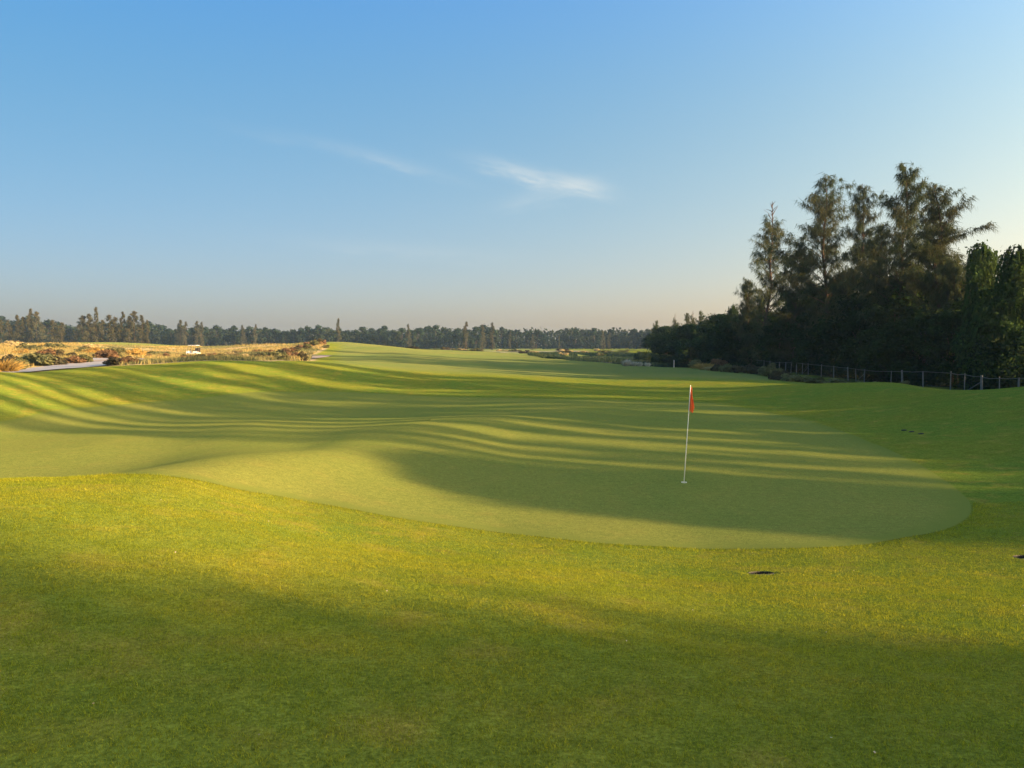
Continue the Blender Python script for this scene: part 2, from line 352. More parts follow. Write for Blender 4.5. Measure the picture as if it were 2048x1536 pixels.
def turf(name, base, lighter, dry, fine=55.0, bump=0.9, dist=0.03, waste=False):
    """mown grass: mottled colour at several sizes, stand-up blades as strong fine relief"""
    m, nt, N, L = mat_new(name)
    tc = N.new('ShaderNodeTexCoord')
    def noise(sc, det=3.0, rough=.55, stretch=None):
        n = nd(N, 'ShaderNodeTexNoise', i_Scale=sc, i_Detail=det, i_Roughness=rough)
        if stretch:
            mp = N.new('ShaderNodeMapping'); mp.inputs['Scale'].default_value = stretch; L.new(tc.outputs['Object'], mp.inputs['Vector']); L.new(mp.outputs[0], n.inputs['Vector'])
        else: L.new(tc.outputs['Object'], n.inputs['Vector'])
        return n.outputs['Fac']
    def band(v, a, b):
        r = nd(N, 'ShaderNodeMapRange'); r.inputs['From Min'].default_value = a; r.inputs['From Max'].default_value = b; L.new(v, r.inputs['Value']); return r.outputs[0]
    big, mid, fin = noise(.22), noise(1.7, 4.0), noise(fine, 3.0, .7)
    col = mixc(N, L, band(big, .35, .65), base, lighter)
    drymask = N.new('ShaderNodeMath'); drymask.operation = 'MULTIPLY'; L.new(band(mid, .52, .72), drymask.inputs[0]); drymask.inputs[1].default_value = .85 if waste else .6
    col = mixc(N, L, drymask.outputs[0], col, dry)
    for sc_, lo_ in ((fine, .50), (fine * .33, .74), (fine * .09, .84)):
        tex = ramp(N, [(0.28, (lo_, lo_ * 1.02, lo_ * .95)), (0.72, (2 - lo_, 1.97 - lo_, 1.9 - lo_))]); L.new(fin if sc_ == fine else noise(sc_, 3.0, .7), tex.inputs['Fac'])
        col = mixc(N, L, 1.0, col, tex.outputs['Color'], 'MULTIPLY')
    fb = noise(fine * 1.6, 2.0, .8)
    if not waste:      # the last hand's breadth of the green goes over raggedly into the collar
        ae = N.new('ShaderNodeAttribute'); ae.attribute_name = 'edge'
        ex = N.new('ShaderNodeMath'); ex.operation = 'MULTIPLY_ADD'; L.new(noise(3.5, 4.0, .7), ex.inputs[0]); ex.inputs[1].default_value = -.9; L.new(ae.outputs['Fac'], ex.inputs[2])
        col = mixc(N, L, band(ex.outputs[0], -.32, .12), (.160, .192, .038), col)
    if waste:
        at = N.new('ShaderNodeAttribute'); at.attribute_name = 'waste'; af = N.new('ShaderNodeAttribute'); af.attribute_name = 'fairway'; ad = N.new('ShaderNodeAttribute'); ad.attribute_name = 'forest'
        # fairway: a shade lighter than the rough round the green
        col = mixc(N, L, af.outputs['Fac'], col, mixc(N, L, band(noise(.06), .4, .6), (.140, .182, .050), (.168, .190, .054)))
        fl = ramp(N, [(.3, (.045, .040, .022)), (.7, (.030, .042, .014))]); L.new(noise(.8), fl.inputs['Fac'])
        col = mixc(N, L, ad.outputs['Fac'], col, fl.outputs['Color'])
        sand = ramp(N, [(.30, (.34, .28, .19)), (.52, (.34, .27, .13)), (.70, (.17, .19, .08))]); L.new(noise(.16, 5.0, .65), sand.inputs['Fac'])
        wob = N.new('ShaderNodeMath'); wob.operation = 'ADD'; L.new(at.outputs['Fac'], wob.inputs[0])
        wn2 = N.new('ShaderNodeMath'); wn2.operation = 'MULTIPLY_ADD'; L.new(noise(.5, 4.0), wn2.inputs[0]); wn2.inputs[1].default_value = .9; wn2.inputs[2].default_value = -.45
        L.new(wn2.outputs[0], wob.inputs[1])
        col = mixc(N, L, band(wob.outputs[0], .4, .6), col, sand.outputs['Color'])
    bm = N.new('ShaderNodeBump'); bm.inputs['Strength'].default_value = bump; bm.inputs['Distance'].default_value = dist; L.new(fb, bm.inputs['Height'])
    d = N.new('ShaderNodeBsdfDiffuse'); d.inputs['Roughness'].default_value = .5 if waste else .2; L.new(col, d.inputs['Color']); L.new(bm.outputs[0], d.inputs['Normal'])
    out = N.new('ShaderNodeOutputMaterial'); L.new(d.outputs[0], out.inputs['Surface'])
    return m
M_ROUGH = turf('turf_rough', (.126, .188, .032), (.168, .192, .030), (.245, .215, .045), fine=42, bump=.35, dist=.04, waste=True)
M_GREEN = turf('turf_green', (.168, .204, .050), (.190, .212, .054), (.215, .216, .058), fine=90, bump=.18, dist=.010)

# ------------------------------------------------------------------ ground sheet
def lines(*segs):
    out = []
    for a, b, s in segs: out.append(np.arange(a, b - 1e-6, s))
    return np.unique(np.round(np.concatenate(out), 4))
xs = lines((0, 12, .2), (12, 42, .5), (42, 150, 2.2), (150, 700, 16), (700, 1501, 100)); xs = np.unique(np.concatenate([-xs, xs]))
ys = lines((-1500, -100, 140), (-100, -3, 5), (-3, 15, .2), (15, 62, .34), (62, 200, 1.1), (200, 700, 7), (700, 1501, 100))
for x, y, r, z in SPR:
    g = np.linspace(-r * 1.1, r * 1.1, 9); xs = np.unique(np.concatenate([xs, x + g])); ys = np.unique(np.concatenate([ys, y + g]))
GX, GY = np.meshgrid(xs, ys); GZ = H(GX, GY)
gsd = np.full(GX.shape, 99.0); _near = (np.abs(GX) < 30) & (GY > 5) & (GY < 55)
gsd[_near] = sdf(GREEN, GX[_near], GY[_near])
GZ = GZ - .06 * sstep(-.15, -.6, gsd)              # the sheet ducks under the green
nx, ny = len(xs), len(ys)
i = np.arange(ny - 1)[:, None] * nx + np.arange(nx - 1)[None]
gf = np.stack([i, i + 1, i + nx + 1, i + nx], -1).reshape(-1, 4)
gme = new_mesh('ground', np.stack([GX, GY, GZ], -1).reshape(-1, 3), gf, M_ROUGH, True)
def attr(me, name, vals):
    a = me.attributes.new(name, 'FLOAT', 'POINT'); a.data.foreach_set('value', np.asarray(vals, np.float32).ravel())
wsd = np.full(GX.shape, 99.0); _near = (GX < 5) & (GX > -260) & (GY > 35) & (GY < 215)
wsd[_near] = sdf(WASTE, GX[_near], GY[_near])
attr(gme, 'waste', sstep(2.5, -2.5, wsd))
attr(gme, 'fairway', sstep(60, 72, GY) * sstep(1, 4, wsd) * sstep(30, 24, GX))
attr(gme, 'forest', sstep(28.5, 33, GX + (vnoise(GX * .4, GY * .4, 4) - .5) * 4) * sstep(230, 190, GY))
ground = tag(link('ground', gme), kind='structure', label='mown grass ground running from the rough to the far trees', cat='ground')

# green: its own sheet, close-mown
cen = np.array([-3.0, 27.0]); rings = np.sqrt(np.linspace(0.0, 1, 90)); rings = np.linspace(0, 1, 90)[1:]
gv = cen + rings[:, None, None] * (GREEN[None] - cen); m_ = len(GREEN)
gx, gy = gv[..., 0].ravel(), gv[..., 1].ravel()
gz = H(gx, gy) + .006
v = np.concatenate([np.stack([gx, gy, gz], -1), [[cen[0], cen[1], H1(*cen) + .006]]])
i = np.arange(len(rings) - 1)[:, None] * m_; j = np.arange(m_)[None]; j2 = (j + 1) % m_
f4 = np.stack([i + j, i + m_ + j, i + m_ + j2, i + j2], -1).reshape(-1, 4)[:, ::-1]
f3 = np.array([(len(gx), k, (k + 1) % m_) for k in range(m_)])
gnm = new_mesh('putting_green', v, [f4, f3], M_GREEN, True)
attr(gnm, 'edge', np.concatenate([-sdf(GREEN, gx, gy), [10.0]]))
tag(link('putting_green', gnm), kind='structure', label='close mown pale putting green with soft humps around the flagstick', cat='green')

# cart path
def strip(name, c, width, mat, dz, seg=6):
    t = np.linspace(0, len(c) - 1, (len(c) - 1) * seg + 1); cx = np.interp(t, range(len(c)), c[:, 0]); cy = np.interp(t, range(len(c)), c[:, 1])
    p = np.stack([cx, cy], -1); tg = nrm(np.gradient(p, axis=0)); nn = np.stack([-tg[:, 1], tg[:, 0]], -1)
    k = np.linspace(-.5, .5, 7); q = p[:, None] + nn[:, None] * (k[None, :, None] * width)
    z = H(q[..., 0], q[..., 1]) + dz; v = np.concatenate([q, z[..., None]], -1).reshape(-1, 3)
    i = np.arange(len(p) - 1)[:, None] * 7 + np.arange(6)[None]
    f = np.stack([i + 1, i, i + 7, i + 8], -1).reshape(-1, 4)
    return link(name, new_mesh(name, v, f[:, ::-1], mat, True))
M_PATH = plain('path_concrete', (.46, .43, .38), .9, .1, var=.3, scale=1.2)
tag(strip('path', PATH_C, 6.0, M_PATH, .08), kind='structure', label='pale grey cart path beside the golden grasses', cat='path')

# pond
M_WATER, nt, N, L = mat_new('pond_water')
p = nd(N, 'ShaderNodeBsdfPrincipled'); p.inputs['Base Color'].default_value = (.012, .022, .018, 1); p.inputs['Roughness'].default_value = .06; p.inputs['IOR'].default_value = 1.33
tc = N.new('ShaderNodeTexCoord'); nz = nd(N, 'ShaderNodeTexNoise', i_Scale=.9, i_Detail=3.0); L.new(tc.outputs['Object'], nz.inputs['Vector'])
b = nd(N, 'ShaderNodeBump'); b.inputs['Strength'].default_value = .25; b.inputs['Distance'].default_value = .05; L.new(nz.outputs['Fac'], b.inputs['Height']); L.new(b.outputs[0], p.inputs['Normal'])
o_ = N.new('ShaderNodeOutputMaterial'); L.new(p.outputs[0], o_.inputs['Surface'])
th = np.linspace(0, 2 * np.pi, 64, endpoint=False)
pv = np.stack([24 + 18 * np.cos(th), 182 + 80 * np.sin(th), np.full(64, -1.05)], -1); pv = np.concatenate([pv, [[24, 182, -1.05]]])
tag(link('pond', new_mesh('pond', pv, np.array([(64, k, (k + 1) % 64) for k in range(64)]), M_WATER)), kind='structure', label='dark still pond between the fairway and the trees', cat='pond')

# ------------------------------------------------------------------ plant builders: return meshes to share
def casuarina(seed, h, spread=.17, nbr=60, spray=16, low=.12, bare_top=0.0, sub=None, lean=0.0):
    r = np.random.default_rng(seed); tb = MB(); SV = []
    zz = np.linspace(0, 1, 9); wob = np.cumsum(r.normal(0, .012 * h, (9, 2)), 0); wob[0] = 0
    tr = np.stack([wob[:, 0] + lean * h * zz ** 1.5, wob[:, 1], zz * h], -1)
    tb.tube(tr, .0105 * h * (1 - zz * .93) + .012, 7)
    az = r.uniform(0, 6.28)
    lead = [(0, 1.0)]
    for k in range(nbr):
        t = low + (1 - low - .02) * (k + r.uniform(0, 1)) / nbr
        az += 2.4 + r.normal(0, .5)
        base = np.array([np.interp(t, zz, tr[:, q]) for q in range(3)])
        prof = np.interp(t, [0, .12, .3, .55, .8, .93, 1], [.5, .85, 1, .95, .68, .40, .12]) * spread * h
        Lb = prof * (r.uniform(.35, .9) if r.uniform() < .55 else r.uniform(.9, 1.5)); e = r.uniform(.5, 1.1) + .25 * t
        out = np.array([math.cos(az), math.sin(az), 0])
        tt = np.linspace(0, 1, 6)[:, None]
        pts = base + out * (tt * Lb * math.cos(e)) + np.array([0, 0, 1]) * (Lb * (tt * math.sin(e) - .28 * tt ** 2)) + r.normal(0, .03 * Lb, (6, 3)) * tt
        tb.tube(pts, (.0035 * h * (1 - t) + .012) * (1 - .85 * tt[:, 0]), 4, False)
        if t > 1 - bare_top:
            tb.tube(pts, .05 * (1 - .8 * tt[:, 0]), 4, False); continue
        ncl = max(4, int(Lb * 4.6))
        for q in range(ncl):
            s = r.uniform(.18, 1.0); c = np.array([np.interp(s, tt[:, 0], pts[:, w]) for w in range(3)])
            td = nrm(out * .5 + r.normal(0, .6, 3) + np.array([0, 0, .35])); tl = r.uniform(.3, .95) * (.5 + .5 * prof / (.17 * h))
            u = r.uniform(0, 1, spray)[:, None]; P = c + td * (tl * u) + r.normal(0, .07, (spray, 3))
            D = nrm(td * .35 + r.normal(0, .34, (spray, 3)) + np.array([0, 0, -.85]))
            SV.append(slivers(P, D, r.uniform(.30, .85, spray), r.uniform(.024, .055, spray), r)[0])
    v = np.concatenate(SV)
    return tb.mesh('trunk', M_BARK, True), new_mesh('crown', v, np.arange(len(v)).reshape(-1, 3), M_CASU)
def bushy(seed, h, rx, nlump=26, nleaf=420, leaf=.26, base=.18, mat=None, flat=.75, trunk_r=.02):
    r = np.random.default_rng(seed); tb = MB()
    tb.tube([(0, 0, -.2), (r.normal(0, .02) * h, r.normal(0, .02) * h, h * .45), (r.normal(0, .04) * h, r.normal(0, .04) * h, h * .85)], [trunk_r * h, trunk_r * h * .7, .02], 6)
    V = []
    for k in range(nlump):
        z = r.uniform(base, 1.0); a = r.uniform(0, 6.28); prof = math.sin(math.pi * min(1, max(.04, (z - base) / (1 - base) * .82 + .16))) ** .6
        rr = rx * prof * math.sqrt(r.uniform(.1, 1)); c = np.array([rr * math.cos(a), rr * math.sin(a), h * z * .93])
        if r.uniform() < .6: tb.tube([(0, 0, h * z * .55), c * np.array([.6, .6, .9]), c], [trunk_r * h * .35, trunk_r * h * .2, .012], 4, False)
        lr = rx * r.uniform(.22, .46)
        n = nrm(r.normal(size=(nleaf, 3))); rad_ = lr * r.uniform(.55, 1.08, nleaf)[:, None] * (1 + .25 * np.sin(n[:, :1] * 5 + k))
        P = c + n * rad_ * np.array([1, 1, flat])
        keep = P[:, 2] > .05
        V.append(leaves(P[keep], nrm(n[keep] + r.normal(0, .55, (keep.sum(), 3)) + np.array([0, 0, .35])), leaf, r)[0])
    v = np.concatenate(V)
    return tb.mesh('trunk', M_BARK, True), new_mesh('crown', v, np.arange(len(v)).reshape(-1, 4), mat or M_LEAF)
def vine_column(seed, h, R, n=15000, leaf=.21):
    r = np.random.default_rng(seed); tb = MB(); tb.tube([(0, 0, -.2), (.1, 0, h * .5), (0, .1, h * .95)], [.22, .16, .05], 7)
    z = r.uniform(0, 1, n) ** .85; a = r.uniform(0, 6.283, n)
    dome = np.sqrt(np.clip(1 - np.clip((z - .86) / .14, 0, 1) ** 2, 0, 1))
    lump = .92 + .22 * np.sin(a * 2 + z * 9 + seed) + .16 * np.sin(a * 3 - z * 17) + .9 * (vnoise(a * 2.2 + seed, z * h * 1.1, seed) - .5) + .5 * (vnoise(a * 5, z * h * 3.0, seed + 1) - .5)
    rr = R * (1.25 - .45 * z) * lump * dome * r.uniform(.6, 1.12, n)
    far_ = r.uniform(0, 1, n) < .14; rr = np.where(far_, rr * r.uniform(1.1, 1.5, n) + .12, rr)
    P = np.stack([rr * np.cos(a) + .35 * np.sin(z * 4 + seed), rr * np.sin(a), z * h * (1 - .13 * vnoise(a * 1.3, 0 * a + seed, 5)) + r.normal(0, .12, n)], -1)
    Nn = nrm(np.stack([np.cos(a), np.sin(a), .25 + 1.5 * np.clip((z - .86) / .14, 0, 1)], -1) + r.normal(0, .45, (n, 3)))
    v, f = leaves(P, Nn, leaf, r, .8)
    k = n // 14; a2 = r.uniform(0, 6.28, k); z2 = r.uniform(.2, .95, k)          # hanging ends
    P2 = np.stack([R * 1.1 * np.cos(a2) * (1.2 - .4 * z2), R * 1.1 * np.sin(a2) * (1.2 - .4 * z2), z2 * h], -1)
    v2, f2 = slivers(P2, nrm(np.stack([np.cos(a2) * .3, np.sin(a2) * .3, -np.ones(k)], -1)), r.uniform(.3, 1.0, k), r.uniform(.05, .12, k), r)
    return tb.mesh('trunk', M_BARK, True), new_mesh('crown', np.concatenate([v, v2]), [f2 + len(v), f], M_VINE)
def tussock(seed, n=420, h=1.0, r0=.35, arch=.9, w=.035):
    """a grass clump: blades fan up and out from the foot"""
    r = np.random.default_rng(seed); a = r.uniform(0, 6.28, n); q = np.sqrt(r.uniform(0, 1, n)) * r0
    P = np.stack([q * np.cos(a), q * np.sin(a), np.zeros(n)], -1)
    tilt = (q / r0) * arch * r.uniform(.5, 1.2, n); a2 = a + r.normal(0, .5, n)
    D = np.stack([np.sin(tilt) * np.cos(a2), np.sin(tilt) * np.sin(a2), np.cos(tilt)], -1)
    L = h * r.uniform(.55, 1.05, n); W = w * r.uniform(.7, 1.4, n)
    S = nrm(np.cross(D, r.normal(size=P.shape))) * (W[:, None] * .5); M = P + D * (L * .6)[:, None]
    T = M + nrm(D + np.stack([np.cos(a2) * .5, np.sin(a2) * .5, -.25 * np.ones(n)], -1)) * (L * .4)[:, None]
    v = np.stack([P - S, P + S, M + S * .8, M - S * .8, T], 1).reshape(-1, 3); b = np.arange(n)[:, None] * 5
    return v, b + np.array([[0, 1, 2, 3]]), b + np.array([[3, 2, 4]])
def tussock_mesh(seed, mat, **kw):
    v, f4, f3 = tussock(seed, **kw); return new_mesh('tussock', v, [f3, f4], mat)
def shrub_mesh(seed, mat, h=1.0, rx=.8, nlump=9, nleaf=150, leaf=.16):
    r = np.random.default_rng(seed); V = []
    for k in range(nlump):
        a = r.uniform(0, 6.28); q = rx * .75 * math.sqrt(r.uniform(0, 1)); c = np.array([q * math.cos(a), q * math.sin(a), h * r.uniform(.2, .72)]); lr = r.uniform(.25, .42) * max(rx, h) * .9
        n = nrm(r.normal(size=(nleaf, 3))); P = c + n * lr * r.uniform(.4, 1.05, nleaf)[:, None] * np.array([1, 1, .9]); P[:, 2] = np.abs(P[:, 2])
        V.append(leaves(P, nrm(n + r.normal(0, .6, (nleaf, 3)) + np.array([0, 0, .5])), leaf, r)[0])
    v = np.concatenate(V); return new_mesh('shrub', v, np.arange(len(v)).reshape(-1, 4), mat)

M_BARK = plain('bark', (.085, .062, .045), .95, .1, var=.4, scale=5, bump=.5)
M_CASU = foliage('casuarina_needles', (.044, .068, .030), (.068, .088, .040), .42, (.070, .078, .036), .35)
M_LEAF = foliage('broad_leaves', (.020, .046, .014), (.038, .066, .018), .28, (.028, .044, .014), .5)
M_VINE = foliage('vine_leaves', (.030, .064, .016), (.052, .090, .022), .28, (.034, .056, .016), .6)
M_UNDER = foliage('undergrowth_leaves', (.012, .030, .012), (.024, .044, .016), .2, (.026, .036, .014), .3)
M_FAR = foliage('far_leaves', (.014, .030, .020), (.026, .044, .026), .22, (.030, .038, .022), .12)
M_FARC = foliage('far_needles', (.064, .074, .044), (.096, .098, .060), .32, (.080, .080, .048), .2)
M_GOLD = foliage('golden_grass', (.40, .27, .070), (.52, .36, .11), .35)
M_STRAW = foliage('straw_grass', (.44, .36, .16), (.56, .46, .22), .35)
M_OLIVE = foliage('olive_scrub', (.115, .13, .055), (.19, .19, .085), .3)
M_BROWN = foliage('brown_scrub', (.15, .095, .050), (.24, .15, .080), .25)
M_DARKS = foliage('dark_scrub', (.055, .058, .032), (.10, .085, .050), .25)
M_RUST = foliage('rust_scrub', (.17, .105, .055), (.27, .175, .090), .3)
M_REED = foliage('pale_reed', (.42, .42, .34), (.60, .58, .48), .3)

_ORD = ['first', 'second', 'third', 'fourth', 'fifth', 'sixth', 'seventh', 'eighth', 'ninth', 'tenth', 'eleventh', 'twelfth', 'thirteenth', 'fourteenth', 'fifteenth', 'sixteenth', 'seventeenth', 'eighteenth', 'nineteenth', 'twentieth']
def nth(k, seq, key=lambda q: q): return _ORD[sorted(range(len(seq)), key=lambda i: key(seq[i])).index(k)]
def place(kind, meshes, loc, scale=1.0, rz=None, label='', cat='tree', group=None, lean=(0, 0), sxy=1.0):
    root = empty(kind, loc, rng.uniform(0, 6.28) if rz is None else rz)
    root.rotation_euler[0], root.rotation_euler[1] = lean
    root.scale = (scale * sxy, scale * sxy, scale)
    link('trunk', meshes[0], root); link('crown', meshes[1], root)
    tag(root, label, cat, group); return root

# ------------------------------------------------------------------ right-hand wood
CA = [casuarina(21, 20, .20, 98, 20), casuarina(22, 20, .22, 90, 19, lean=-.06), casuarina(23, 20, .20, 96, 20), casuarina(24, 20, .16, 92, 18, low=.05, bare_top=.14), casuarina(25, 14, .27, 88, 21, low=.05)]
VI = [vine_column(31, 11, .92), vine_column(32, 10, 1.0), vine_column(33, 6.7, 1.3, 9000)]
BU = [bushy(41, 8, 3.2), bushy(42, 7.5, 3.6), bushy(43, 9, 3.0)]
def tree_at(px, top, X, meshes, h0, kind, label, rz=None, lean=(0, 0), sxy=1.0, cat='tree', group=None):
    d = X / ((px - 1024) / FPX); z0 = H1(X, d) - .1; zt = unproj(px, top, d)[2]
    return place(kind, meshes, (X, d, z0), (zt - z0) / h0, rz, label, cat, group, lean, sxy)
W = 'tall casuarinas of the dark wood behind the fence'
tree_at(1527, 402, 33.5, CA[3], 20, 'casuarina_tree', 'slim casuarina with a bare twiggy spire at the left end of the wood', 1.0, sxy=1.15)
tree_at(1583, 500, 33.5, CA[4], 14, 'casuarina_tree', 'short broad yellowish casuarina beside the bare-topped spire tree', .4, sxy=.95)
tree_at(1500, 560, 33.0, CA[4], 14, 'casuarina_tree', 'low casuarina at the outer edge of the wood below the bare spire', 2.4, sxy=.8)
tree_at(1612, 560, 35.5, CA[4], 14, 'casuarina_tree', 'low casuarina in the dip between the spire tree and leaning casuarina', 5.0, sxy=.8)
tree_at(1655, 356, 35.5, CA[1], 20, 'casuarina_tree', 'tall open casuarina with a leaning trunk and ragged drooping crown', .2, (0, -.03), 1.2)
tree_at(1705, 370, 36.0, CA[0], 20, 'casuarina_tree', 'tall narrow casuarina close beside the leaning-trunk casuarina', 3.6, sxy=.95)
tree_at(1758, 448, 36.0, CA[2], 20, 'casuarina_tree', 'mid-height casuarina in the notch between the two tallest groups', 2.0, sxy=1.1)
tree_at(1735, 500, 39.0, CA[0], 20, 'casuarina_tree', 'shorter casuarina half hidden behind the notch in the wood', 4.0, sxy=1.2)
tree_at(1815, 334, 37.0, CA[2], 20, 'casuarina_tree', 'tallest casuarina of the wood with a feathery pointed top', 4.4, sxy=1.05)
tree_at(1882, 370, 37.0, CA[0], 20, 'casuarina_tree', 'broad tall casuarina beside the vine-covered columns', 1.2, sxy=1.3)
tree_at(1850, 420, 39.5, CA[1], 20, 'casuarina_tree', 'casuarina standing behind the tallest one, between two big crowns', 2.2, sxy=1.2)
tree_at(1915, 520, 37.0, CA[4], 14, 'casuarina_tree', 'low loose casuarina between the broad tall one and the vine columns', 3.0, sxy=.9)
tree_at(1690, 590, 35.0, CA[4], 14, 'casuarina_tree', 'small shaded casuarina under the leaning-trunk casuarina', 1.9, sxy=1.0)
tree_at(1958, 482, 35.5, VI[0], 11, 'vine_covered_tree', 'rounded tree column smothered in climbing vine beside the broad casuarina', .3)
tree_at(2022, 489, 35.0, VI[1], 10, 'vine_covered_tree', 'rounded vine-smothered tree column lit green at the top, end of the wood', 1.3)
tree_at(1985, 596, 34.2, VI[2], 6.7, 'vine_covered_tree', 'short vine-draped stump tree in front of the two tall vine columns', 2.0)
for k, (px, top, X) in enumerate(((1560, 640, 33.5), (1640, 640, 34), (1720, 620, 34.5), (1790, 600, 35), (1850, 610, 34.5), (1905, 620, 35), (1668, 560, 37.5), (1780, 540, 38), (1840, 545, 38), (1930, 570, 38), (2040, 560, 37), (1590, 600, 36.5), (1520, 620, 35))):
    tree_at(px, top, X, BU[k % 3], (8, 7.5, 9)[k % 3], 'broadleaf_tree', 'dark bushy broadleaf tree ' + ['under the bare-topped spire tree', 'between the spire tree and the leaning casuarina', 'below the tall narrow casuarina', 'below the tallest casuarina', 'between the tallest and the broad casuarina', 'below the broad tall casuarina', 'behind the leaning-trunk casuarina', 'behind the tallest casuarina, on its shaded side', 'behind the gap between two biggest crowns', 'behind the taller of the vine columns', 'behind the end vine column', 'behind the short yellowish casuarina', 'at the pond end of the tall casuarinas'][k], sxy=1.15, group='bushy trees filling the shaded wood')
# lower trees running away along the pond
_row = [1482, 1462, 1440, 1420, 1400, 1378, 1362, 1345, 1332, 1320, 1500]
for k, (px, top, X) in enumerate(((1482, 640, 33), (1462, 632, 34), (1440, 628, 35), (1420, 650, 33), (1400, 640, 35), (1378, 648, 33.5), (1362, 655, 35), (1345, 660, 34), (1332, 652, 36), (1320, 655, 38), (1500, 610, 36))):
    tree_at(px, top, X, BU[k % 3], (8, 7.5, 9)[k % 3], 'broadleaf_tree', nth(k, _row, lambda q: -q) + ' bushy green tree beside the pond, counted from the tall casuarinas', sxy=1.25, group='bushy trees along the pond')
tree_at(1465, 606, 36.5, VI[2], 6.7, 'vine_covered_tree', 'pale rounded vine-covered trunk rising over the pondside bushes', 1.0, sxy=.42)
for k, (px, top, X) in enumerate(((1350, 627, 37), (1371, 625, 37.5), (1383, 622, 37), (1402, 622, 37.5), (1312, 640, 38))):
    tree_at(px, top, X, CA[(3, 0, 3, 1, 0)[k]], 20, 'casuarina_tree', nth(k, [1350, 1371, 1383, 1402, 1312], lambda q: -q) + ' thin young casuarina above the pondside bushes, counted from the tall casuarinas', sxy=.75, group='young casuarinas above the pondside bushes')

# trees of the same wood going on past the right end of the view; low sun comes through their gaps
SX, SY = math.sin(rad(SUN_AZ)), math.cos(rad(SUN_AZ))        # ground direction towards the sun
PXs, PYs = -SY, SX                                            # across it: s = PXs*x + PYs*y
def at_s(s, X): return X, (s - PXs * X) / PYs
OFF = [(-8, 35, 0, 1.2), (-4.5, 36, 2, 1.1), (17.9, 37, 3, .34), (19.3, 37, 3, .36), (21.0, 36, 3, .42), (23.2, 36, 0, .34), (25.3, 35, 1, .40), (27.4, 36, 3, .5), (29.5, 36, 0, 1.0), (32.3, 37, 2, 1.0), (35.8, 35.5, 1, .8), (40.0, 36.5, 0, 1.0), (44.2, 37, 2, .9), (47.0, 36, 1, 1.0), (50.5, 36, 0, 1.1)]
rng_keep = rng; rng = np.random.default_rng(310)
for s, X, m, w in OFF:
    x, y = at_s(s, X)
    place('casuarina_tree', CA[m], (x, y, H1(x, y) - .1), rng.uniform(.85, 1.0) * (1.25 if m == 4 else 1), None, 'casuarina past the end of the fence whose shadow stripes the green', 'tree', 'casuarinas past the view shading the green', sxy=w)
for s in np.arange(14.4, 54, 1.5):
    x, y = at_s(s, 35 + rng.uniform(-1, 1.5))
    k = int(rng.integers(3)); place('broadleaf_tree', BU[k], (x, y, H1(x, y) - .1), rng.uniform(.98, 1.06) if s < 16.2 else rng.uniform(.68, .78), None, 'low bushy tree past the end of the fence', 'tree', 'low bushy trees past the view', sxy=1.0)
for s in np.arange(15.2, 54, 2.1):
    x, y = at_s(s, 40 + rng.uniform(-1, 1.5))
    k = int(rng.integers(3)); place('broadleaf_tree', BU[k], (x, y, H1(x, y) - .1), rng.uniform(.92, 1.0) if s < 17 else rng.uniform(.74, .86), None, 'low bushy tree past the end of the fence', 'tree', 'low bushy trees past the view', sxy=1.0)
rng = rng_keep
rd = np.random.default_rng(904)
for s, hs in [(-14.0 + 2 * q, 1.75) for q in range(7)] + [(-1.6, 1.75), (-.6, 1.72), (.5, 1.64), (1.6, 1.52), (2.5, 1.46), (3.1, 1.40)]:
    x, y = at_s(s, 37 + rd.uniform(-1, 1))
    k = int(rd.integers(3)); place('broadleaf_tree', BU[k], (x, y, H1(x, y) - .1), hs * 8 / (8, 7.5, 9)[k], rd.uniform(0, 6.28), 'big dense broadleaf tree past the view, shading the near rough', 'tree', 'dense trees past the view shading the near rough', sxy=.70)
for s in np.arange(-6, 10, 3.0):
    x, y = at_s(s, 35 + rng.uniform(-1, 1.5))
    k = int(rng.integers(3)); place('broadleaf_tree', BU[k], (x, y, H1(x, y) - .1), rng.uniform(.36, .46), None, 'low bushy tree past the end of the fence', 'tree', 'low bushy trees past the view', sxy=1.3)

# undergrowth behind the fence: one tangled mass
def undergrowth():
    r = np.random.default_rng(77); V = []
    for k in range(330):
        y = r.uniform(44, 205); x = 32.6 + abs(r.normal(0, 3.2)); hgt = r.uniform(1.2, 4.6) * (1.0 if y < 115 else .8); rx_ = r.uniform(.9, 1.9)
        n = 300; nn = nrm(r.normal(size=(n, 3))); P = np.array([x, y, 0]) + nn * np.array([rx_, rx_, hgt * .55]) * r.uniform(.6, 1.05, n)[:, None]
        P[:, 2] += hgt * .45; P = P[P[:, 2] > -.1]; P[:, 0] = np.maximum(P[:, 0], 31.75 + r.uniform(0, .5, len(P))); P[:, 2] += H1(x, y)
        V.append(leaves(P, nrm(r.normal(0, 1, (len(P), 3)) + np.array([-.4, 0, .4])), .24, r)[0])
    v = np.concatenate(V); return new_mesh('undergrowth', v, np.arange(len(v)).reshape(-1, 4), M_UNDER)
tag(link('undergrowth', undergrowth()), 'dark tangled undergrowth filling the wood floor behind the fence', 'undergrowth', kind='stuff')

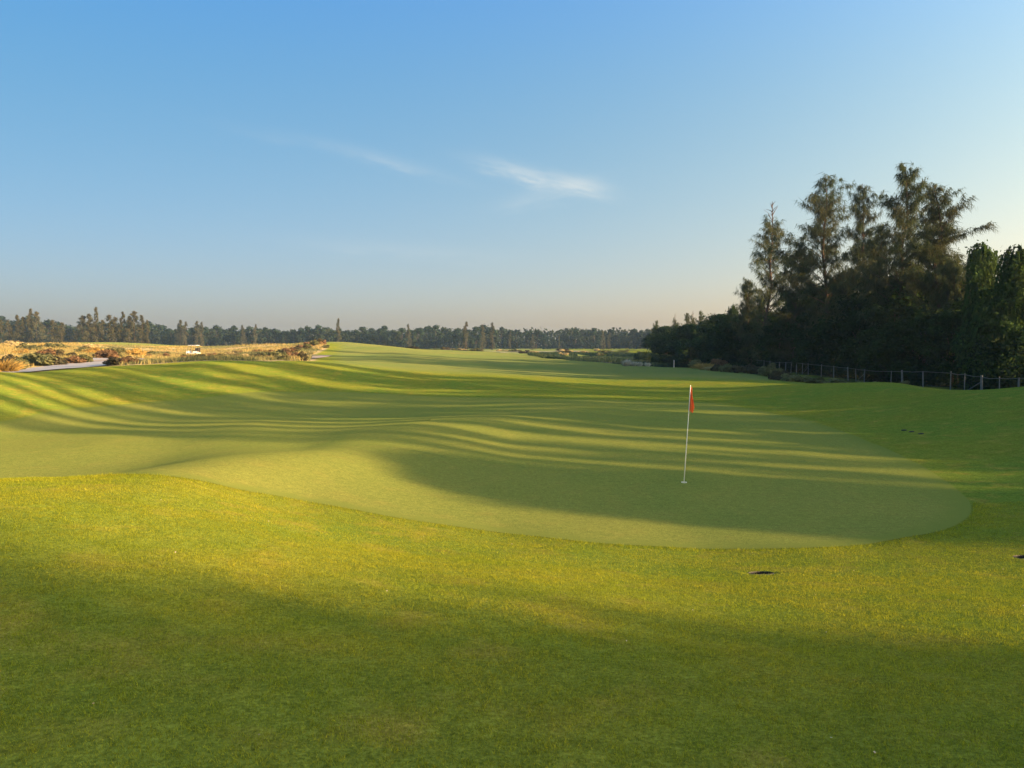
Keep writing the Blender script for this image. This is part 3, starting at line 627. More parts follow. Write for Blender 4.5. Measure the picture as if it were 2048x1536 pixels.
# ------------------------------------------------------------------ fence
M_POST = plain('weathered_post', (.17, .18, .17), .85, .2, var=.45, scale=9, bump=.3)
M_RAIL = plain('weathered_rail', (.11, .11, .10), .85, .2, var=.4, scale=6)
M_WIRE = plain('wire', (.06, .06, .06), .7, .2)
fence = tag(empty('fence', (31, 50, H1(31, 50))), 'weathered pale post and rail wire fence in front of the dark wood', 'fence')
FX = lambda y: 31 + .35 * math.sin(y * .09)
posts = [(1975, .13, 1), (1941, .055, 0), (1912, .06, 0), (1856, .085, 0), (1812, .13, 0), (1788, .055, 0), (1731, .09, 1), (1713, .055, 0), (1696, .10, 0), (1665, .085, 0), (1638, .06, 0), (1611, .055, 1), (1599, .06, 0), (1587, .09, 0), (1576, .055, 0), (1565, .09, 0), (1553, .085, 0), (1535, .08, 0), (1524, .07, 0), (1511, .08, 0)]
fy = [(31.0 / ((px - 1024) / FPX), w, br) for px, w, br in posts]
fy = [(44.2, .06, 0), (46.8, .10, 0), (48.6, .055, 0)] + fy
inv = np.array([31, 50, H1(31, 50)])
def fpt(y, z): return np.array([FX(y), y, H1(FX(y), y) + z]) - inv
for k, (y, w, br) in enumerate(fy):
    tl = rng.normal(0, .035, 2); hgt = 1.24 + rng.uniform(-.05, .06)
    b_ = fpt(y, -.25); t_ = fpt(y, hgt) + np.array([tl[0], tl[1], 0])
    link('post', MB().tube([b_, (b_ + t_) / 2 + rng.normal(0, .008, 3), t_], [w * .62, w * .58, w * .52], 6).mesh('post', M_POST), fence)
    if br: link('brace', MB().tube([fpt(y + 1.7, .02) + np.array([-.03, 0, 0]), fpt(y + .12, .78) + np.array([-.03, 0, 0])], .035, 5).mesh('brace', M_RAIL), fence)
ysr = [q[0] for q in fy]
for a, b in zip(ysr[:-1], ysr[1:]):
    sag = rng.uniform(0, .05)
    link('rail', MB().tube([fpt(a, 1.16) + [-.05, 0, 0], fpt((a + b) / 2, 1.16 - sag) + [-.05, 0, 0], fpt(b, 1.16) + [-.05, 0, 0]], .022, 5).mesh('rail', M_RAIL), fence)
for zz in (.15, .40, .65, .90):
    link('wire', MB().tube([fpt(y, zz + .01 * math.sin(y)) + [-.055, 0, 0] for y in ysr], .0022, 4).mesh('wire', M_WIRE), fence)

# ------------------------------------------------------------------ tussocks and weeds this side of the fence
TU = {}
def tuss(px, py, d, h, wid, mat, label, group=None, name='grass_tussock', seed=None, n=420):
    x = ux(px, d); s = seed if seed is not None else int(rng.integers(5))
    key = (mat.name, s, name)
    if key not in TU:
        TU[key] = tussock_mesh(100 + s, mat, n=n, w=.05) if name == 'grass_tussock' else shrub_mesh(200 + s, mat)
    o = link(name, TU[key], None, (x, d, H1(x, d) - .04)); o.rotation_euler[2] = rng.uniform(0, 6.28)
    o.scale = (wid, wid, h)
    tag(o, label, 'grass tussock' if name == 'grass_tussock' else 'shrub', group); return o
tuss(1388, 735, 97, 1.35, 1.5, M_OLIVE, 'grey-green rounded bush at the pond end of the fence strip', name='scrub_bush')
tuss(1410, 738, 92, 1.05, 1.5, M_GOLD, 'small golden grass tussock glowing among the bushes below the fence')
tuss(1432, 728, 98, 1.5, 1.8, M_BROWN, 'reddish brown bush behind the golden tussock near the fence', name='scrub_bush')
tuss(1425, 742, 88, .7, 1.4, M_STRAW, 'straw coloured tuft at the foot of the golden tussock')
for k, (px, d, h, w_, mt) in enumerate(((1442, 84, .95, 1.3, M_DARKS), (1458, 83, 1.0, 1.4, M_OLIVE), (1476, 82, 1.0, 1.4, M_DARKS), (1495, 82, 1.1, 1.5, M_DARKS), (1470, 90, 1.2, 1.6, M_UNDER), (1500, 92, 1.3, 1.7, M_UNDER), (1515, 80, 1.0, 1.4, M_DARKS), (1535, 76, 1.2, 1.4, M_OLIVE), (1530, 86, 1.2, 1.3, M_OLIVE),
                                        (1550, 72, 1.1, 1.3, M_OLIVE), (1566, 68, 1.0, 1.3, M_DARKS), (1585, 66, .8, 1.2, M_OLIVE), (1605, 66, .7, 1.2, M_OLIVE), (1630, 65, .6, 1.2, M_OLIVE), (1655, 64, .6, 1.2, M_OLIVE), (1684, 64, .5, 1.1, M_OLIVE), (1722, 62, .45, 1.0, M_OLIVE), (1760, 60, .45, 1.0, M_OLIVE), (1800, 58, .5, .9, M_OLIVE))):
    tuss(px, 0, d, h, w_, mt, _ORD[k] + ' low dull scrub bush along the fence foot, counted from the golden tussock', 'scrub bushes along the fence', name='scrub_bush')

# ------------------------------------------------------------------ waste area on the left: scrub, tussocks, golden grass
def zone(px, d): return dict(px=px, d=d)
tuss(8, 0, 57, 1.3, 1.6, M_GOLD, 'bright golden tussock at the near end of the cart path', seed=1)
big = [(45, 62, 1.6, 1.9, M_OLIVE, 'pale rounded olive bush beside the cart path'), (28, 68, 1.7, 2.0, M_DARKS, 'dark bush behind the pale rounded olive bush'), (75, 72, 1.9, 2.6, M_OLIVE, 'long olive bush in the middle of the path-side scrub'),
       (100, 71, 1.6, 2.2, M_OLIVE, 'olive scrub next along the path from the long olive bush'), (122, 72, 1.4, 2.2, M_DARKS, 'dark olive bush overhanging the path edge'), (150, 74, 1.2, 2.0, M_BROWN, 'brown tinged bush at the path edge before the golden slope'),
       (165, 76, 1.3, 1.8, M_OLIVE, 'small olive bush where the scrub meets the golden slope'), (108, 92, 1.6, 3.0, M_BROWN, 'dark brown bush in the golden grass above the path'), (134, 88, 1.5, 1.6, M_DARKS, 'dark upright bush in the golden grass above the path'),
       (85, 86, 1.2, 1.8, M_DARKS, 'small dark bush left of the brown bush above the path'), (198, 92, 1.5, 2.2, M_RUST, 'rust tinged bush on the slope past the path'), (222, 88, 1.6, 2.6, M_BROWN, 'long brown bush on the slope past the path'),
       (228, 66, 1.15, 2.0, M_DARKS, 'low dark grey hedge-like scrub at the top of the green bank'), (252, 66, 1.1, 2.0, M_BROWN, 'low brown scrub continuing the grey scrub at the bank top'), (274, 67, .9, 1.6, M_STRAW, 'pale straw scrub at the right end of the bank-top scrub'),
       (368, 78, .95, 1.5, M_BROWN, 'brown rounded bush in front of the golf cart'), (382, 80, .85, 1.2, M_RUST, 'rust brown bush tight beside the bush before the cart'), (408, 70, .95, 1.7, M_DARKS, 'dark green clump on the bank edge right of the sandy strip'), (424, 71, .9, 1.6, M_DARKS, 'dark clump continuing along the bank edge'),
       (525, 73, .9, 2.0, M_DARKS, 'dark low scrub on the bank edge below the white sand'), (548, 74, .75, 1.8, M_OLIVE, 'olive low scrub on the bank edge beside the dark scrub'), (568, 75, .8, 1.3, M_DARKS, 'small dark scrub by the sandy bunker mouth'),
       (603, 78, 1.5, 1.1, M_DARKS, 'dark rounded bush standing alone in the pink sand'), (566, 86, 1.5, 1.2, M_OLIVE, 'small green bush on white sand left of the lone dark bush'), (575, 100, 1.7, 1.8, M_DARKS, 'grey-green bush above the white sand'), (586, 96, 1.5, 1.6, M_RUST, 'rust red bush at the upper edge of the pink sand'),
       (540, 95, 1.6, 2.6, M_OLIVE, 'olive bush spreading over the white sand'), (528, 100, 1.3, 1.5, M_OLIVE, 'pale olive bush beside the spreading olive bush')]
for px, d, h, w_, mt, lb in big: tuss(px, 0, d, h * .72, w_ * .8, mt, lb, name='scrub_bush', n=360)
r = np.random.default_rng(5)
for k in range(26):
    px = r.uniform(290, 375) if k < 8 else r.uniform(405, 560); d = r.uniform(82, 135)
    tuss(px, 0, d, r.uniform(.45, .9), r.uniform(.8, 1.7), [M_RUST, M_BROWN, M_STRAW, M_OLIVE][k % 4], ['rusty', 'brown', 'straw pale', 'olive'][k % 4] + ' clump scattered in the golden waste grass', ['rusty', 'brown', 'pale', 'olive'][k % 4] + ' clumps in the waste grass', name='scrub_bush')
for k, (px, d, h) in enumerate(((618, 150, 1.6), (628, 155, 1.8), (636, 160, 2.0), (645, 160, 1.4), (612, 140, 1.8), (606, 135, 1.5), (598, 135, 1.6), (651, 150, 1.0), (590, 128, 1.4), (578, 122, 1.6))):
    tuss(px, 0, d, h * .75, 1.4, [M_BROWN, M_OLIVE, M_DARKS][k % 3], nth(k, [150, 155, 160, 160.5, 140, 135, 135.5, 150.5, 128, 122]) + ' round bush in the row climbing to the fairway crest, counted from below', 'bushes climbing to the fairway crest', name='scrub_bush')
for k in range(22):
    px = r.uniform(-40, 330); d = r.uniform(92, 160)
    tuss(px, 0, d, r.uniform(.8, 1.4), r.uniform(1.6, 3.2), [M_OLIVE, M_GOLD, M_STRAW][k % 3], ['olive scrub mound', 'golden scrub mound', 'straw scrub mound'][k % 3] + ' on the rolling waste ground', ['olive', 'golden', 'straw'][k % 3] + ' mounds on the waste ground', name='scrub_bush')
def golden_grass():
    r = np.random.default_rng(9); n = 420000
    y = r.uniform(46, 200, n); x = r.uniform(-.86, -.22, n) * y
    sd = sdf(WASTE, x, y); dens = vnoise(x * .16, y * .10, 21) * .6 + vnoise(x * .5, y * .4, 22) * .4
    pd = np.min([np.hypot(x - a, y - b) for a, b in np.stack([np.interp(np.linspace(0, 6, 60), range(7), PATH_C[:, 0]), np.interp(np.linspace(0, 6, 60), range(7), PATH_C[:, 1])], -1)], 0)
    px = 1024 + x / y * FPX; sandy = (px > 545) & (y < 120)
    k = (sd < -.6) & (dens > .40 - .05 * (px > 240)) & (pd > 4.2) & ~((px < 230) & (y < 64)) & ~(sandy & (dens < .62)) & (r.uniform(0, 1, n) < .42)
    x, y, dens = x[k], y[k], dens[k]; z = H(x, y) - .03; m = len(x)
    P = np.stack([x, y, z], -1); D = nrm(r.normal(0, .32, (m, 3)) + np.array([0, 0, 1.0]))
    v, f = slivers(P, D, r.uniform(.22, .5, m) * (.6 + dens), r.uniform(.06, .13, m), r)
    return new_mesh('golden_grass', v, f, M_GOLDF)
M_GOLDF = foliage('golden_field', (.27, .215, .075), (.39, .30, .105), .35, (.17, .18, .075), .10)
tag(link('golden_grass', golden_grass()), 'dry golden grass spread over the sandy waste area', 'grass', kind='stuff')

# sandy bunkers
M_SAND = plain('bunker_sand', (.46, .36, .27), .95, .05, var=.25, scale=.8)
M_SCRAPE = plain('scrape_sand', (.34, .31, .22), .95, .05, var=.4, scale=.25)
def patch(name, px, py0, d, w, dep, mat, label, dz=.10, seed=0):
    x = ux(px, d); t = np.linspace(0, 6.283, 28, endpoint=False); r = np.random.default_rng(seed + 3)
    rr = 1 + .22 * np.sin(2 * t + seed) + .14 * np.sin(3 * t + seed * 2) + .08 * np.sin(7 * t)
    ringv = []
    for q in (1.0, .75, .5, .25):
        ringv.append(np.stack([x + w / 2 * rr * q * np.cos(t), d + dep / 2 * rr * q * np.sin(t)], -1))
    p = np.concatenate(ringv + [[[x, d]]]); z = H(p[:, 0], p[:, 1]) + dz
    f4 = np.array([(k * 28 + j, k * 28 + (j + 1) % 28, (k + 1) * 28 + (j + 1) % 28, (k + 1) * 28 + j) for k in range(3) for j in range(28)]); f3 = np.array([(84 + j, 84 + (j + 1) % 28, 112) for j in range(28)])
    return tag(link(name, new_mesh(name, np.concatenate([p, z[:, None]], -1), [f4, f3], mat, True)), label, 'bunker', kind='structure')
patch('bunker', 606, 0, 100, 2.6, 34, M_SAND, 'pink sandy scrape at the end of the waste area', seed=1)
patch('bunker', 560, 0, 92, 4.5, 14, M_SAND, 'white sandy patch among the scrub', seed=2)
patch('bunker', 380, 0, 69, 4.2, 7, M_SAND, 'pale sand strip in front of the brown bushes', seed=3)
patch('bunker', 203, 0, 80, 2.4, 8, M_SAND, 'pink sand spot at the end of the path', seed=4)

patch('bunker', 540, 0, 110, 5, 9, M_SAND, 'small pale sand scrape above the spreading olive bush', seed=5)
for k, (px, d, w_, dp) in enumerate(((775, 190, 5, 7), (850, 240, 14, 9), (905, 262, 20, 10), (985, 255, 24, 9), (1050, 285, 26, 12), (1130, 300, 28, 11), (1215, 320, 24, 10))):
    patch('bunker', px, 0, d, w_, dp, M_SCRAPE, 'pale sandy scrape in the far rough before the treeline', dz=.22, seed=k)['group'] = 'sandy scrapes in the far rough'
r = np.random.default_rng(35)
for k in range(34):
    px = r.uniform(780, 1290); d = r.uniform(235, 330)
    tuss(px, 0, d, r.uniform(.7, 1.5), r.uniform(1.6, 4.0), [M_OLIVE, M_DARKS, M_STRAW][k % 3], ['olive', 'dark', 'straw pale'][k % 3] + ' clump in the far rough before the treeline', ['olive', 'dark', 'pale'][k % 3] + ' clumps in the far rough', name='scrub_bush')
# ------------------------------------------------------------------ far trees
FB = [bushy(61 + k, 14, (5.5, 6.5, 5, 7)[k], 16, 110, 1.15, .10, M_FAR, .8, .012) for k in range(4)]
def far_casu(seed, h=18, spread=.13):
    r = np.random.default_rng(seed); tb = MB(); tb.tube([(0, 0, 0), (.2, 0, h * .5), (0, 0, h)], [.22, .14, .03], 5); PP, DD = [], []
    for k in range(38):
        t = .05 + .93 * (k / 37) ** .9; a = r.uniform(0, 6.28)
        q = spread * h * np.interp(t, [0, .15, .4, .75, 1], [.6, 1, 1, .6, .08]) * r.uniform(.2, 1.15); lr = spread * h * np.interp(t, [0, .5, 1], [.55, .45, .16]) * r.uniform(.5, 1.1); m = 62
        P = np.array([q * math.cos(a), q * math.sin(a), t * h]) + r.normal(0, .5, (m, 3)) * lr * np.array([1, 1, .9]); PP.append(P)
        DD.append(nrm(r.normal(0, .5, (m, 3)) + np.array([math.cos(a) * .3, math.sin(a) * .3, -.25])))
    P, D = np.concatenate(PP), np.concatenate(DD); P[:, 2] = np.clip(P[:, 2], .3, h); n = len(P)
    v, f = slivers(P, D, r.uniform(.5, 1.3, n), r.uniform(.16, .36, n), r)
    return tb.mesh('trunk', M_BARK), new_mesh('crown', v, f, M_FARC)
FC = [far_casu(71, spread=.16), far_casu(72, spread=.12), far_casu(73, spread=.20), far_casu(74, spread=.08)]
r = np.random.default_rng(15)
def far(px, top, d, meshes, h0, label, group=None, sxy=1.0, kind='broadleaf_tree'):
    x = ux(px, d); z0 = H1(x, d) - .2; zt = unproj(px, top, d)[2]
    return place(kind, meshes, (x, d, z0), (zt - z0) / h0, None, label, 'tree', group, (0, 0), sxy)
sk = [(-60, 640), (0, 640), (60, 645), (110, 640), (150, 655), (300, 650), (330, 658), (420, 652), (470, 660), (540, 662), (600, 660), (660, 658), (720, 660), (770, 654), (800, 664), (860, 655), (900, 664), (960, 660), (1010, 664), (1070, 664), (1105, 680), (1130, 676), (1165, 662), (1230, 664), (1260, 670), (1290, 668), (1330, 675)]
skx, sky_ = [q[0] for q in sk], [q[1] - 7 for q in sk]
px = -70.0
while px < 1345:
    k = int(r.integers(4)); d = r.uniform(470, 530)
    far(px, np.interp(px, skx, sky_) + r.uniform(-4, 9), d, FB[k], 14, 'round-crowned tree in the hazy far treeline', 'round trees of the far treeline', r.uniform(.85, 1.2))
    px += r.uniform(13, 21)
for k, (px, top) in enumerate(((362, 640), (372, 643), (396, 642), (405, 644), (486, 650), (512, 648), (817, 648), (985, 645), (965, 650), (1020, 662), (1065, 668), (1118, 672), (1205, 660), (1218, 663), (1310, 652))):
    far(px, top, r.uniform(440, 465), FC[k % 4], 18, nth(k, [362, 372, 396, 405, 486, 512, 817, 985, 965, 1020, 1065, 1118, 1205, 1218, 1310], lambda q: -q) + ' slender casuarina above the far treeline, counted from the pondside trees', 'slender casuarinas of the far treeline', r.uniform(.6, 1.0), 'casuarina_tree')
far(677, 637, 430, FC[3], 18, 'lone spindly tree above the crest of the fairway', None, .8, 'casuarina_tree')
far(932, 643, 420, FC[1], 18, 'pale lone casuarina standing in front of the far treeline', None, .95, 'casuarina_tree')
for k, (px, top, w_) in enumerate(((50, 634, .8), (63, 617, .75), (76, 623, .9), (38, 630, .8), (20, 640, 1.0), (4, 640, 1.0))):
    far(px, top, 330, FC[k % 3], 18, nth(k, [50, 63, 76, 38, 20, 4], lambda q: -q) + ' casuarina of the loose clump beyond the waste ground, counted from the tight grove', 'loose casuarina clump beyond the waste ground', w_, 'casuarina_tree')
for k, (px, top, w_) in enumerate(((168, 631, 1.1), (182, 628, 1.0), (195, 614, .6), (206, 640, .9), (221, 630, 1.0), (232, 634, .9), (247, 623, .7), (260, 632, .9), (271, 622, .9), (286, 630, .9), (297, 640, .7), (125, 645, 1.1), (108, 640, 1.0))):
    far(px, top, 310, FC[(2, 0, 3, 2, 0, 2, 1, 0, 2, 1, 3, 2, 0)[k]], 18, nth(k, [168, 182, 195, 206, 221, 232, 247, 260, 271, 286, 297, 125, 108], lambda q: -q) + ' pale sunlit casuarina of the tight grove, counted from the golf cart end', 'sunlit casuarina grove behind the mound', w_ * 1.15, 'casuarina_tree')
def far_wood():
    r = np.random.default_rng(81); n = 34000; d = r.uniform(535, 620, n); px = r.uniform(-500, 1380, n)
    top = 8 + 5 * vnoise(px * .02, d * .03, 41) + 3 * vnoise(px * .08, d * .1, 42)
    z = np.minimum(r.uniform(-.2, 1.05, n), 1) * top; x = (px - 1024) / FPX * d
    P = np.stack([x, d, z + H(x, d)], -1); v, f = leaves(P, nrm(r.normal(0, 1, (n, 3)) + np.array([0, -.5, .4])), 2.2, r)
    # right behind the pondside row and round to the far right
    n2 = 16000; y2 = r.uniform(210, 560, n2); x2 = r.uniform(60, 420, n2) + (y2 - 210) * .1; t2 = 7 + 7 * vnoise(x2 * .08, y2 * .08, 43)
    P2 = np.stack([x2, y2, r.uniform(0, 1, n2) * t2], -1); v2, f2 = leaves(P2, nrm(r.normal(0, 1, (n2, 3)) + np.array([0, -.5, .4])), 2.2, r)
    return new_mesh('far_wood', np.concatenate([v, v2]), [np.concatenate([f, f2 + len(v)])], M_FAR)
tag(link('far_wood', far_wood()), 'continuous hazy wood closing the horizon behind the single trees', 'wood', kind='stuff')

def marsh():
    r = np.random.default_rng(55); n = 60000; y = r.uniform(132, 262, n); x = r.uniform(2, 46, n)
    e = np.hypot((x - 24) / 19.0, (y - 186) / 80.0); k = (e < 1.06) & (vnoise(x * .2, y * .06, 31) * .7 + vnoise(x * .5, y * .3, 32) * .3 > .34) & (y > 138 + 14 * vnoise(x * .2, 0 * y, 33))
    x, y = x[k], y[k]; m = len(x); P = np.stack([x, y, np.maximum(H(x, y), -1.3)], -1)
    v, f = slivers(P, nrm(r.normal(0, .25, (m, 3)) + np.array([0, 0, 1.0])), r.uniform(.3, .75, m), r.uniform(.12, .3, m), r)
    return new_mesh('marsh_reeds', v, f, foliage('marsh_green', (.016, .036, .020), (.030, .054, .028), .25, (.040, .058, .030), .05))
tag(link('marsh_reeds', marsh()), 'dark green reed bed covering the far side of the pond', 'reeds', kind='stuff')
# ------------------------------------------------------------------ pond edge: pale reeds, a stake
for k, (px, d, h) in enumerate(((1250, 106, 1.1), (1256, 107, 1.2), (1268, 106, .9), (1279, 106, .8), (1295, 106, .75), (1262, 108, .7))):
    tuss(px, 0, d, h, .55, M_REED, nth(k, [1250, 1256, 1268, 1279, 1295, 1262], lambda q: -q) + ' pale reed tuft at the pond edge, counted from the white stake', 'pale reeds at the pond edge', seed=k % 3)
x, y = ux(1348, 104), 104
tag(link('marker_stake', MB().tube([(0, 0, -.2), (0, 0, 1.0)], [.05, .045], 8).mesh('marker_stake', plain('stake_white', (.62, .62, .58), .6, .3)), None, (x, y, H1(x, y))), 'slim white hazard stake standing at the pond edge', 'stake')

# ------------------------------------------------------------------ golf cart
def golf_cart(x, y):
    z = H1(x, y); c = tag(empty('golf_cart', (x, y, z), rad(172)), 'white golf cart with flat roof parked in the golden grass', 'golf cart')
    white, dark, tyre, glass = plain('cart_white', (.80, .78, .74), .3, .5), plain('cart_seat', (.03, .025, .022), .6, .3), plain('cart_tyre', (.02, .02, .02), .8, .2), plain('cart_metal', (.25, .25, .25), .4, .5, metal=.8)
    b = MB(); b.box((0, 0, .36), (2.2, 1.08, .16)); b.box((.86, 0, .62), (.52, 1.04, .40), taper=.86); b.box((-.62, 0, .60), (.86, 1.10, .36), taper=.93); b.box((1.10, 0, .42), (.10, 1.0, .14)); b.box((-1.08, 0, .42), (.10, 1.0, .14))
    link('body', b.mesh('body', white), c)
    link('seat', MB().box((-.40, 0, .85), (.52, 1.02, .14)).mesh('seat', dark), c); link('backrest', MB().box((-.70, 0, 1.10), (.12, 1.02, .42), (rad(-10), 'Y')).mesh('backrest', dark), c)
    link('roof', MB().box((-.10, 0, 1.83), (1.62, 1.14, .07), taper=.94).mesh('roof', white), c)
    for sx, sy in ((.66, .5), (.66, -.5), (-.84, .5), (-.84, -.5)):
        link('roof_post', MB().tube([(sx + (.14 if sx > 0 else 0), sy, .7), (sx, sy, 1.81)], .022, 6).mesh('roof_post', glass), c)
    st = link('steering_wheel', MB().tube([(.36 + .05 * math.sin(t), .26 + .17 * math.cos(t), 1.02 + .16 * math.sin(t)) for t in np.linspace(0, 6.283, 15)], .014, 5).mesh('steering_wheel', dark), c)
    link('steering_column', MB().tube([(.36, .26, 1.02), (.68, .26, .75)], .02, 6).mesh('steering_column', dark), st)
    link('bag_rack', MB().box((-1.02, 0, .82), (.28, .9, .06)).box((-1.12, 0, 1.05), (.04, .9, .06)).mesh('bag_rack', dark), c)
    for k, sy in enumerate((-.26, .26)):
        link('bag', MB().tube([(-1.0, sy, .5), (-1.08, sy, 1.35)], [.15, .16], 9).mesh('bag', dark), c)
    for sx in (.72, -.70):
        for sy in (.46, -.46):
            w = link('wheel', MB().tube([(sx, sy - .09, .23), (sx, sy - .07, .23), (sx, sy + .07, .23), (sx, sy + .09, .23)], [.17, .23, .23, .17], 16).mesh('wheel', tyre), c)
            link('hub', MB().tube([(sx, sy - .10, .23), (sx, sy + .10, .23)], .10, 10).mesh('hub', glass), w)
    return c
golf_cart(ux(387, 140), 140)

# ------------------------------------------------------------------ flagstick, cup
px_, py_, pz_ = ground_hit(1368, 966)
pz_ = H1(px_, py_) + .006
M_POLE = plain('pole_white', (.80, .78, .66), .35, .4); M_FLAG = foliage('flag_cloth', (.88, .27, .075), (.90, .30, .085), .42); M_CUP = plain('cup_white', (.80, .79, .74), .4, .4)
fs = tag(empty('flagstick', (px_, py_, pz_)), 'thin white flagstick with a limp orange-red flag on the green', 'flagstick')
fs.rotation_euler = (0, rad(3.2), 0)
link('pole', MB().tube([(0, 0, -.10), (0, 0, .7), (0, 0, 1.5), (0, 0, 2.12)], [.0105, .010, .0085, .007], 8).mesh('pole', M_POLE, True), fs)
link('ferrule', MB().tube([(0, 0, 2.115), (0, 0, 2.135)], [.010, .006], 8).mesh('ferrule', M_POLE), fs)
nu, nv_ = 26, 30; V = []
for j in range(nv_):
    t = j / (nv_ - 1)
    for i_ in range(nu):
        q = i_ / (nu - 1)
        wv = .028 + .125 * math.exp(-((t - .74) / .30) ** 2)
        xx = .012 + wv * (1 - math.cos(q * math.pi * 2.3)) * .5 * (.75 + .25 * math.sin(t * 5 + q * 4)) + .015 * t * math.sin(q * 9)
        yy = (.012 + .075 * math.exp(-((t - .72) / .36) ** 2)) * math.sin(q * math.pi * 2.9 + .5 + t * 1.6)
        zz_ = 2.10 - t * (.50 + .05 * math.sin(q * 6.0) * t) - q * .10 * (.3 + t * .3)
        V.append((xx, yy, zz_))
F = [(j * nu + i_, j * nu + i_ + 1, (j + 1) * nu + i_ + 1, (j + 1) * nu + i_) for j in range(nv_ - 1) for i_ in range(nu - 1)]
fl = link('flag', new_mesh('flag', V, np.array(F), M_FLAG, True), fs)
sm = fl.modifiers.new('thickness', 'SOLIDIFY'); sm.thickness = .002
cup = MB(); a = np.linspace(0, 6.283, 29)[:-1]
for k in range(28):
    k2 = (k + 1) % 28
    ring = [(r_ * math.cos(a[q]), r_ * math.sin(a[q]), z_) for q in (k, k2) for r_, z_ in ((.060, .001), (.060, .012), (.054, .012), (.054, -.005))]
    cup.add(ring, [(0, 4, 5, 1), (1, 5, 6, 2), (2, 6, 7, 3)])
tag(link('hole_cup', cup.mesh('hole_cup', M_CUP), None, (px_, py_, pz_)), 'white rimmed hole cup at the foot of the flagstick', 'cup')

# ------------------------------------------------------------------ sunken sprinklers
M_RUB = plain('black_plastic', (.012, .012, .012), .7, .2); M_RIM = plain('rim_grey', (.16, .15, .10), .8, .1)
def seat(o, x, y, q):
    n = Vector((-(_h0(x + q, y) - _h0(x - q, y)) / (2 * q), -(_h0(x, y + q) - _h0(x, y - q)) / (2 * q), 1)).normalized()
    o.rotation_euler = n.to_track_quat('Z', 'Y').to_euler()
def _h0(x, y):
    global DENTS
    keep, DENTS = DENTS, []; z = H1(x, y); DENTS = keep; return z
def sprinkler(x, y, r, z, label, group):
    e = tag(empty('sprinkler_head', (x, y, z)), label, 'sprinkler', group)
    seat(e, x, y, .25)
    link('sleeve', MB().tube([(0, 0, -.10), (0, 0, .004)], [r * .98, r * 1.0], 24, False).mesh('sleeve', M_RUB, True), e)
    cp = link('cap', MB().tube([(0, 0, -.10), (0, 0, -.055), (0, 0, -.05)], [r * .9, r * .9, r * .75], 24).mesh('cap', M_RUB), e)
    link('nozzle', MB().tube([(0, 0, -.052), (0, 0, -.035)], [r * .3, r * .26], 12).mesh('nozzle', M_RUB), cp)
    link('rim', MB().tube([(r * 1.02 * math.cos(t), r * 1.02 * math.sin(t), -.002) for t in np.linspace(0, 6.283, 33)], .0045, 5).mesh('rim', M_RIM, True), e)
sprinkler(*SPR[0], 'dark sunken sprinkler head in the lit rough before the flagstick', None)
sprinkler(*SPR[1], 'dark sunken sprinkler head at the outer edge of the lit rough', None)
for x, y, z in BANK_SPR:
    e = tag(empty('sprinkler_head', (x, y, H1(x, y))), 'small dark sprinkler cap set in the shaded bank beside the green', 'sprinkler', 'sprinkler caps in the shaded bank')
    seat(e, x, y, .3)
    cp = link('cap', MB().tube([(0, 0, -.06), (0, 0, .012), (0, 0, .022)], [.085, .085, .07], 18).mesh('cap', M_RUB), e)
    link('nozzle', MB().tube([(0, 0, .02), (0, 0, .03)], [.03, .026], 10).mesh('nozzle', M_RUB), cp)

# ------------------------------------------------------------------ standing grass blades of the near rough
def blades():
    r = np.random.default_rng(2); out = []
    for d0, d1, dens, sc in ((1.6, 5.0, 17000, 1.0), (5.0, 8.5, 8000, 1.25), (8.5, 14.5, 3300, 1.6)):
        area = .86 * (d1 * d1 - d0 * d0) ; n = int(area * dens)
        y = np.sqrt(r.uniform(d0 * d0, d1 * d1, n)); x = r.uniform(-.86, .86, n) * y
        sd = sdf(GREEN, x, y) if d1 > 9 else np.full(n, 9.0); k = sd > .03
        for hx, hy, hr in DENTS: k &= np.hypot(x - hx, y - hy) > hr * (1.05 + .35 * (y < hy))
        x, y, sd = x[k], y[k], sd[k]; m = len(x)
        P = np.stack([x, y, H(x, y) - .003], -1)
        clump = vnoise(x * 9, y * 9, 61); 
        D = nrm(r.normal(0, .62, (m, 3)) * np.array([1, 1, .2]) + np.array([0, 0, 1.0]) + np.stack([np.cos(clump * 12), np.sin(clump * 12), 0 * x], -1) * .45)
        L = r.uniform(.009, .023, m) * sc ** .6 * (.65 + .7 * clump) * (1 + 1.1 * np.exp(-(sd / .3) ** 2)); Wd = r.uniform(.0018, .0034, m) * sc
        out.append(slivers(P, D, L, Wd, r)[0])
    v = np.concatenate(out); return new_mesh('grass', v, np.arange(len(v)).reshape(-1, 3), M_BLADE)
M_BLADE, nt, N, L = mat_new('grass_blades')
geo = N.new('ShaderNodeNewGeometry'); tc = N.new('ShaderNodeTexCoord')
n1 = nd(N, 'ShaderNodeTexNoise', i_Scale=.9, i_Detail=3.0); L.new(tc.outputs['Object'], n1.inputs['Vector']); n2 = nd(N, 'ShaderNodeTexNoise', i_Scale=3.2, i_Detail=3.0); L.new(tc.outputs['Object'], n2.inputs['Vector'])
rp1 = ramp(N, [(.35, (.235, .285, .020)), (.65, (.325, .325, .024))]); L.new(n1.outputs['Fac'], rp1.inputs['Fac'])
rp2 = ramp(N, [(.55, (0, 0, 0)), (.80, (.30, .30, .30))]); L.new(n2.outputs['Fac'], rp2.inputs['Fac'])
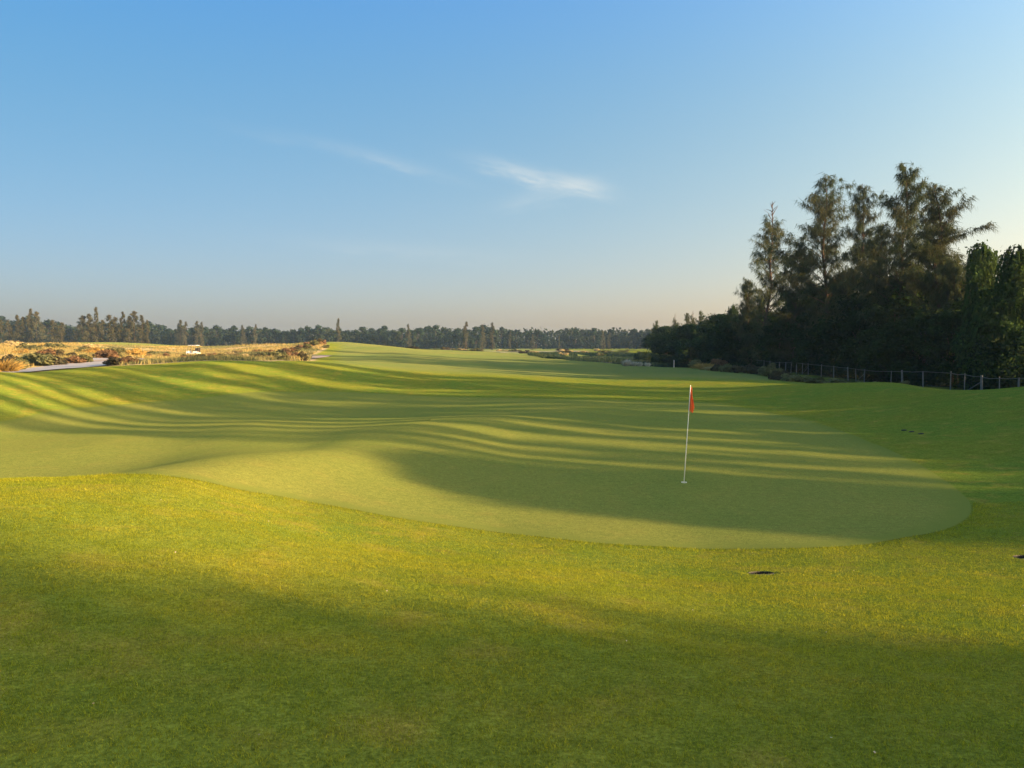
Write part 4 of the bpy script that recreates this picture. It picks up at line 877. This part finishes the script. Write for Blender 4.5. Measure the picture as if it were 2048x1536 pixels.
cc = mixc(N, L, rp2.outputs['Color'], rp1.outputs['Color'], (.36, .28, .055))
rp3 = ramp(N, [(0, (.42, .48, .45)), (.85, (1.35, 1.3, 1.2)), (1.0, (1.75, 1.65, 1.4))]); L.new(geo.outputs['Random Per Island'], rp3.inputs['Fac'])
cc = mixc(N, L, 1.0, cc, rp3.outputs['Color'], 'MULTIPLY')
d_ = N.new('ShaderNodeBsdfDiffuse'); t_ = N.new('ShaderNodeBsdfTranslucent'); L.new(cc, d_.inputs['Color']); L.new(cc, t_.inputs['Color'])
mx = N.new('ShaderNodeMixShader'); mx.inputs[0].default_value = .38; L.new(d_.outputs[0], mx.inputs[1]); L.new(t_.outputs[0], mx.inputs[2])
o_ = N.new('ShaderNodeOutputMaterial'); L.new(mx.outputs[0], o_.inputs['Surface'])
tag(link('grass', blades()), 'short standing grass blades of the near rough', 'grass', kind='stuff')

def leaf_litter():
    r = np.random.default_rng(66); n = 130; y = np.sqrt(r.uniform(9, 160, n)); x = r.uniform(-.8, .8, n) * y; k = sdf(GREEN, x, y) > .3; x, y = x[k], y[k]
    P = np.stack([x, y, H(x, y) + .014], -1); v, f = leaves(P, nrm(r.normal(0, .4, P.shape) + np.array([0, 0, 1.0])), .014, r)
    return new_mesh('leaf_litter', v, f, foliage('dry_leaf', (.34, .26, .12), (.62, .55, .38), .2))
tag(link('leaf_litter', leaf_litter()), 'tiny dry leaf specks scattered over the near rough', 'leaves', kind='stuff')
# ------------------------------------------------------------------ haze
HZ = 0.0002
m, nt, N, L = mat_new('haze_air')
pv_ = N.new('ShaderNodeVolumePrincipled'); pv_.inputs['Color'].default_value = (.50, .74, 1.0, 1); pv_.inputs['Density'].default_value = HZ; pv_.inputs['Anisotropy'].default_value = .25
o_ = N.new('ShaderNodeOutputMaterial'); L.new(pv_.outputs[0], o_.inputs['Volume'])
hz = MB().box((0, 0, 12.5), (3100, 3100, 32)).mesh('haze', m)
tag(link('haze', hz), 'thin blue haze over the far treeline', 'haze', kind='stuff')
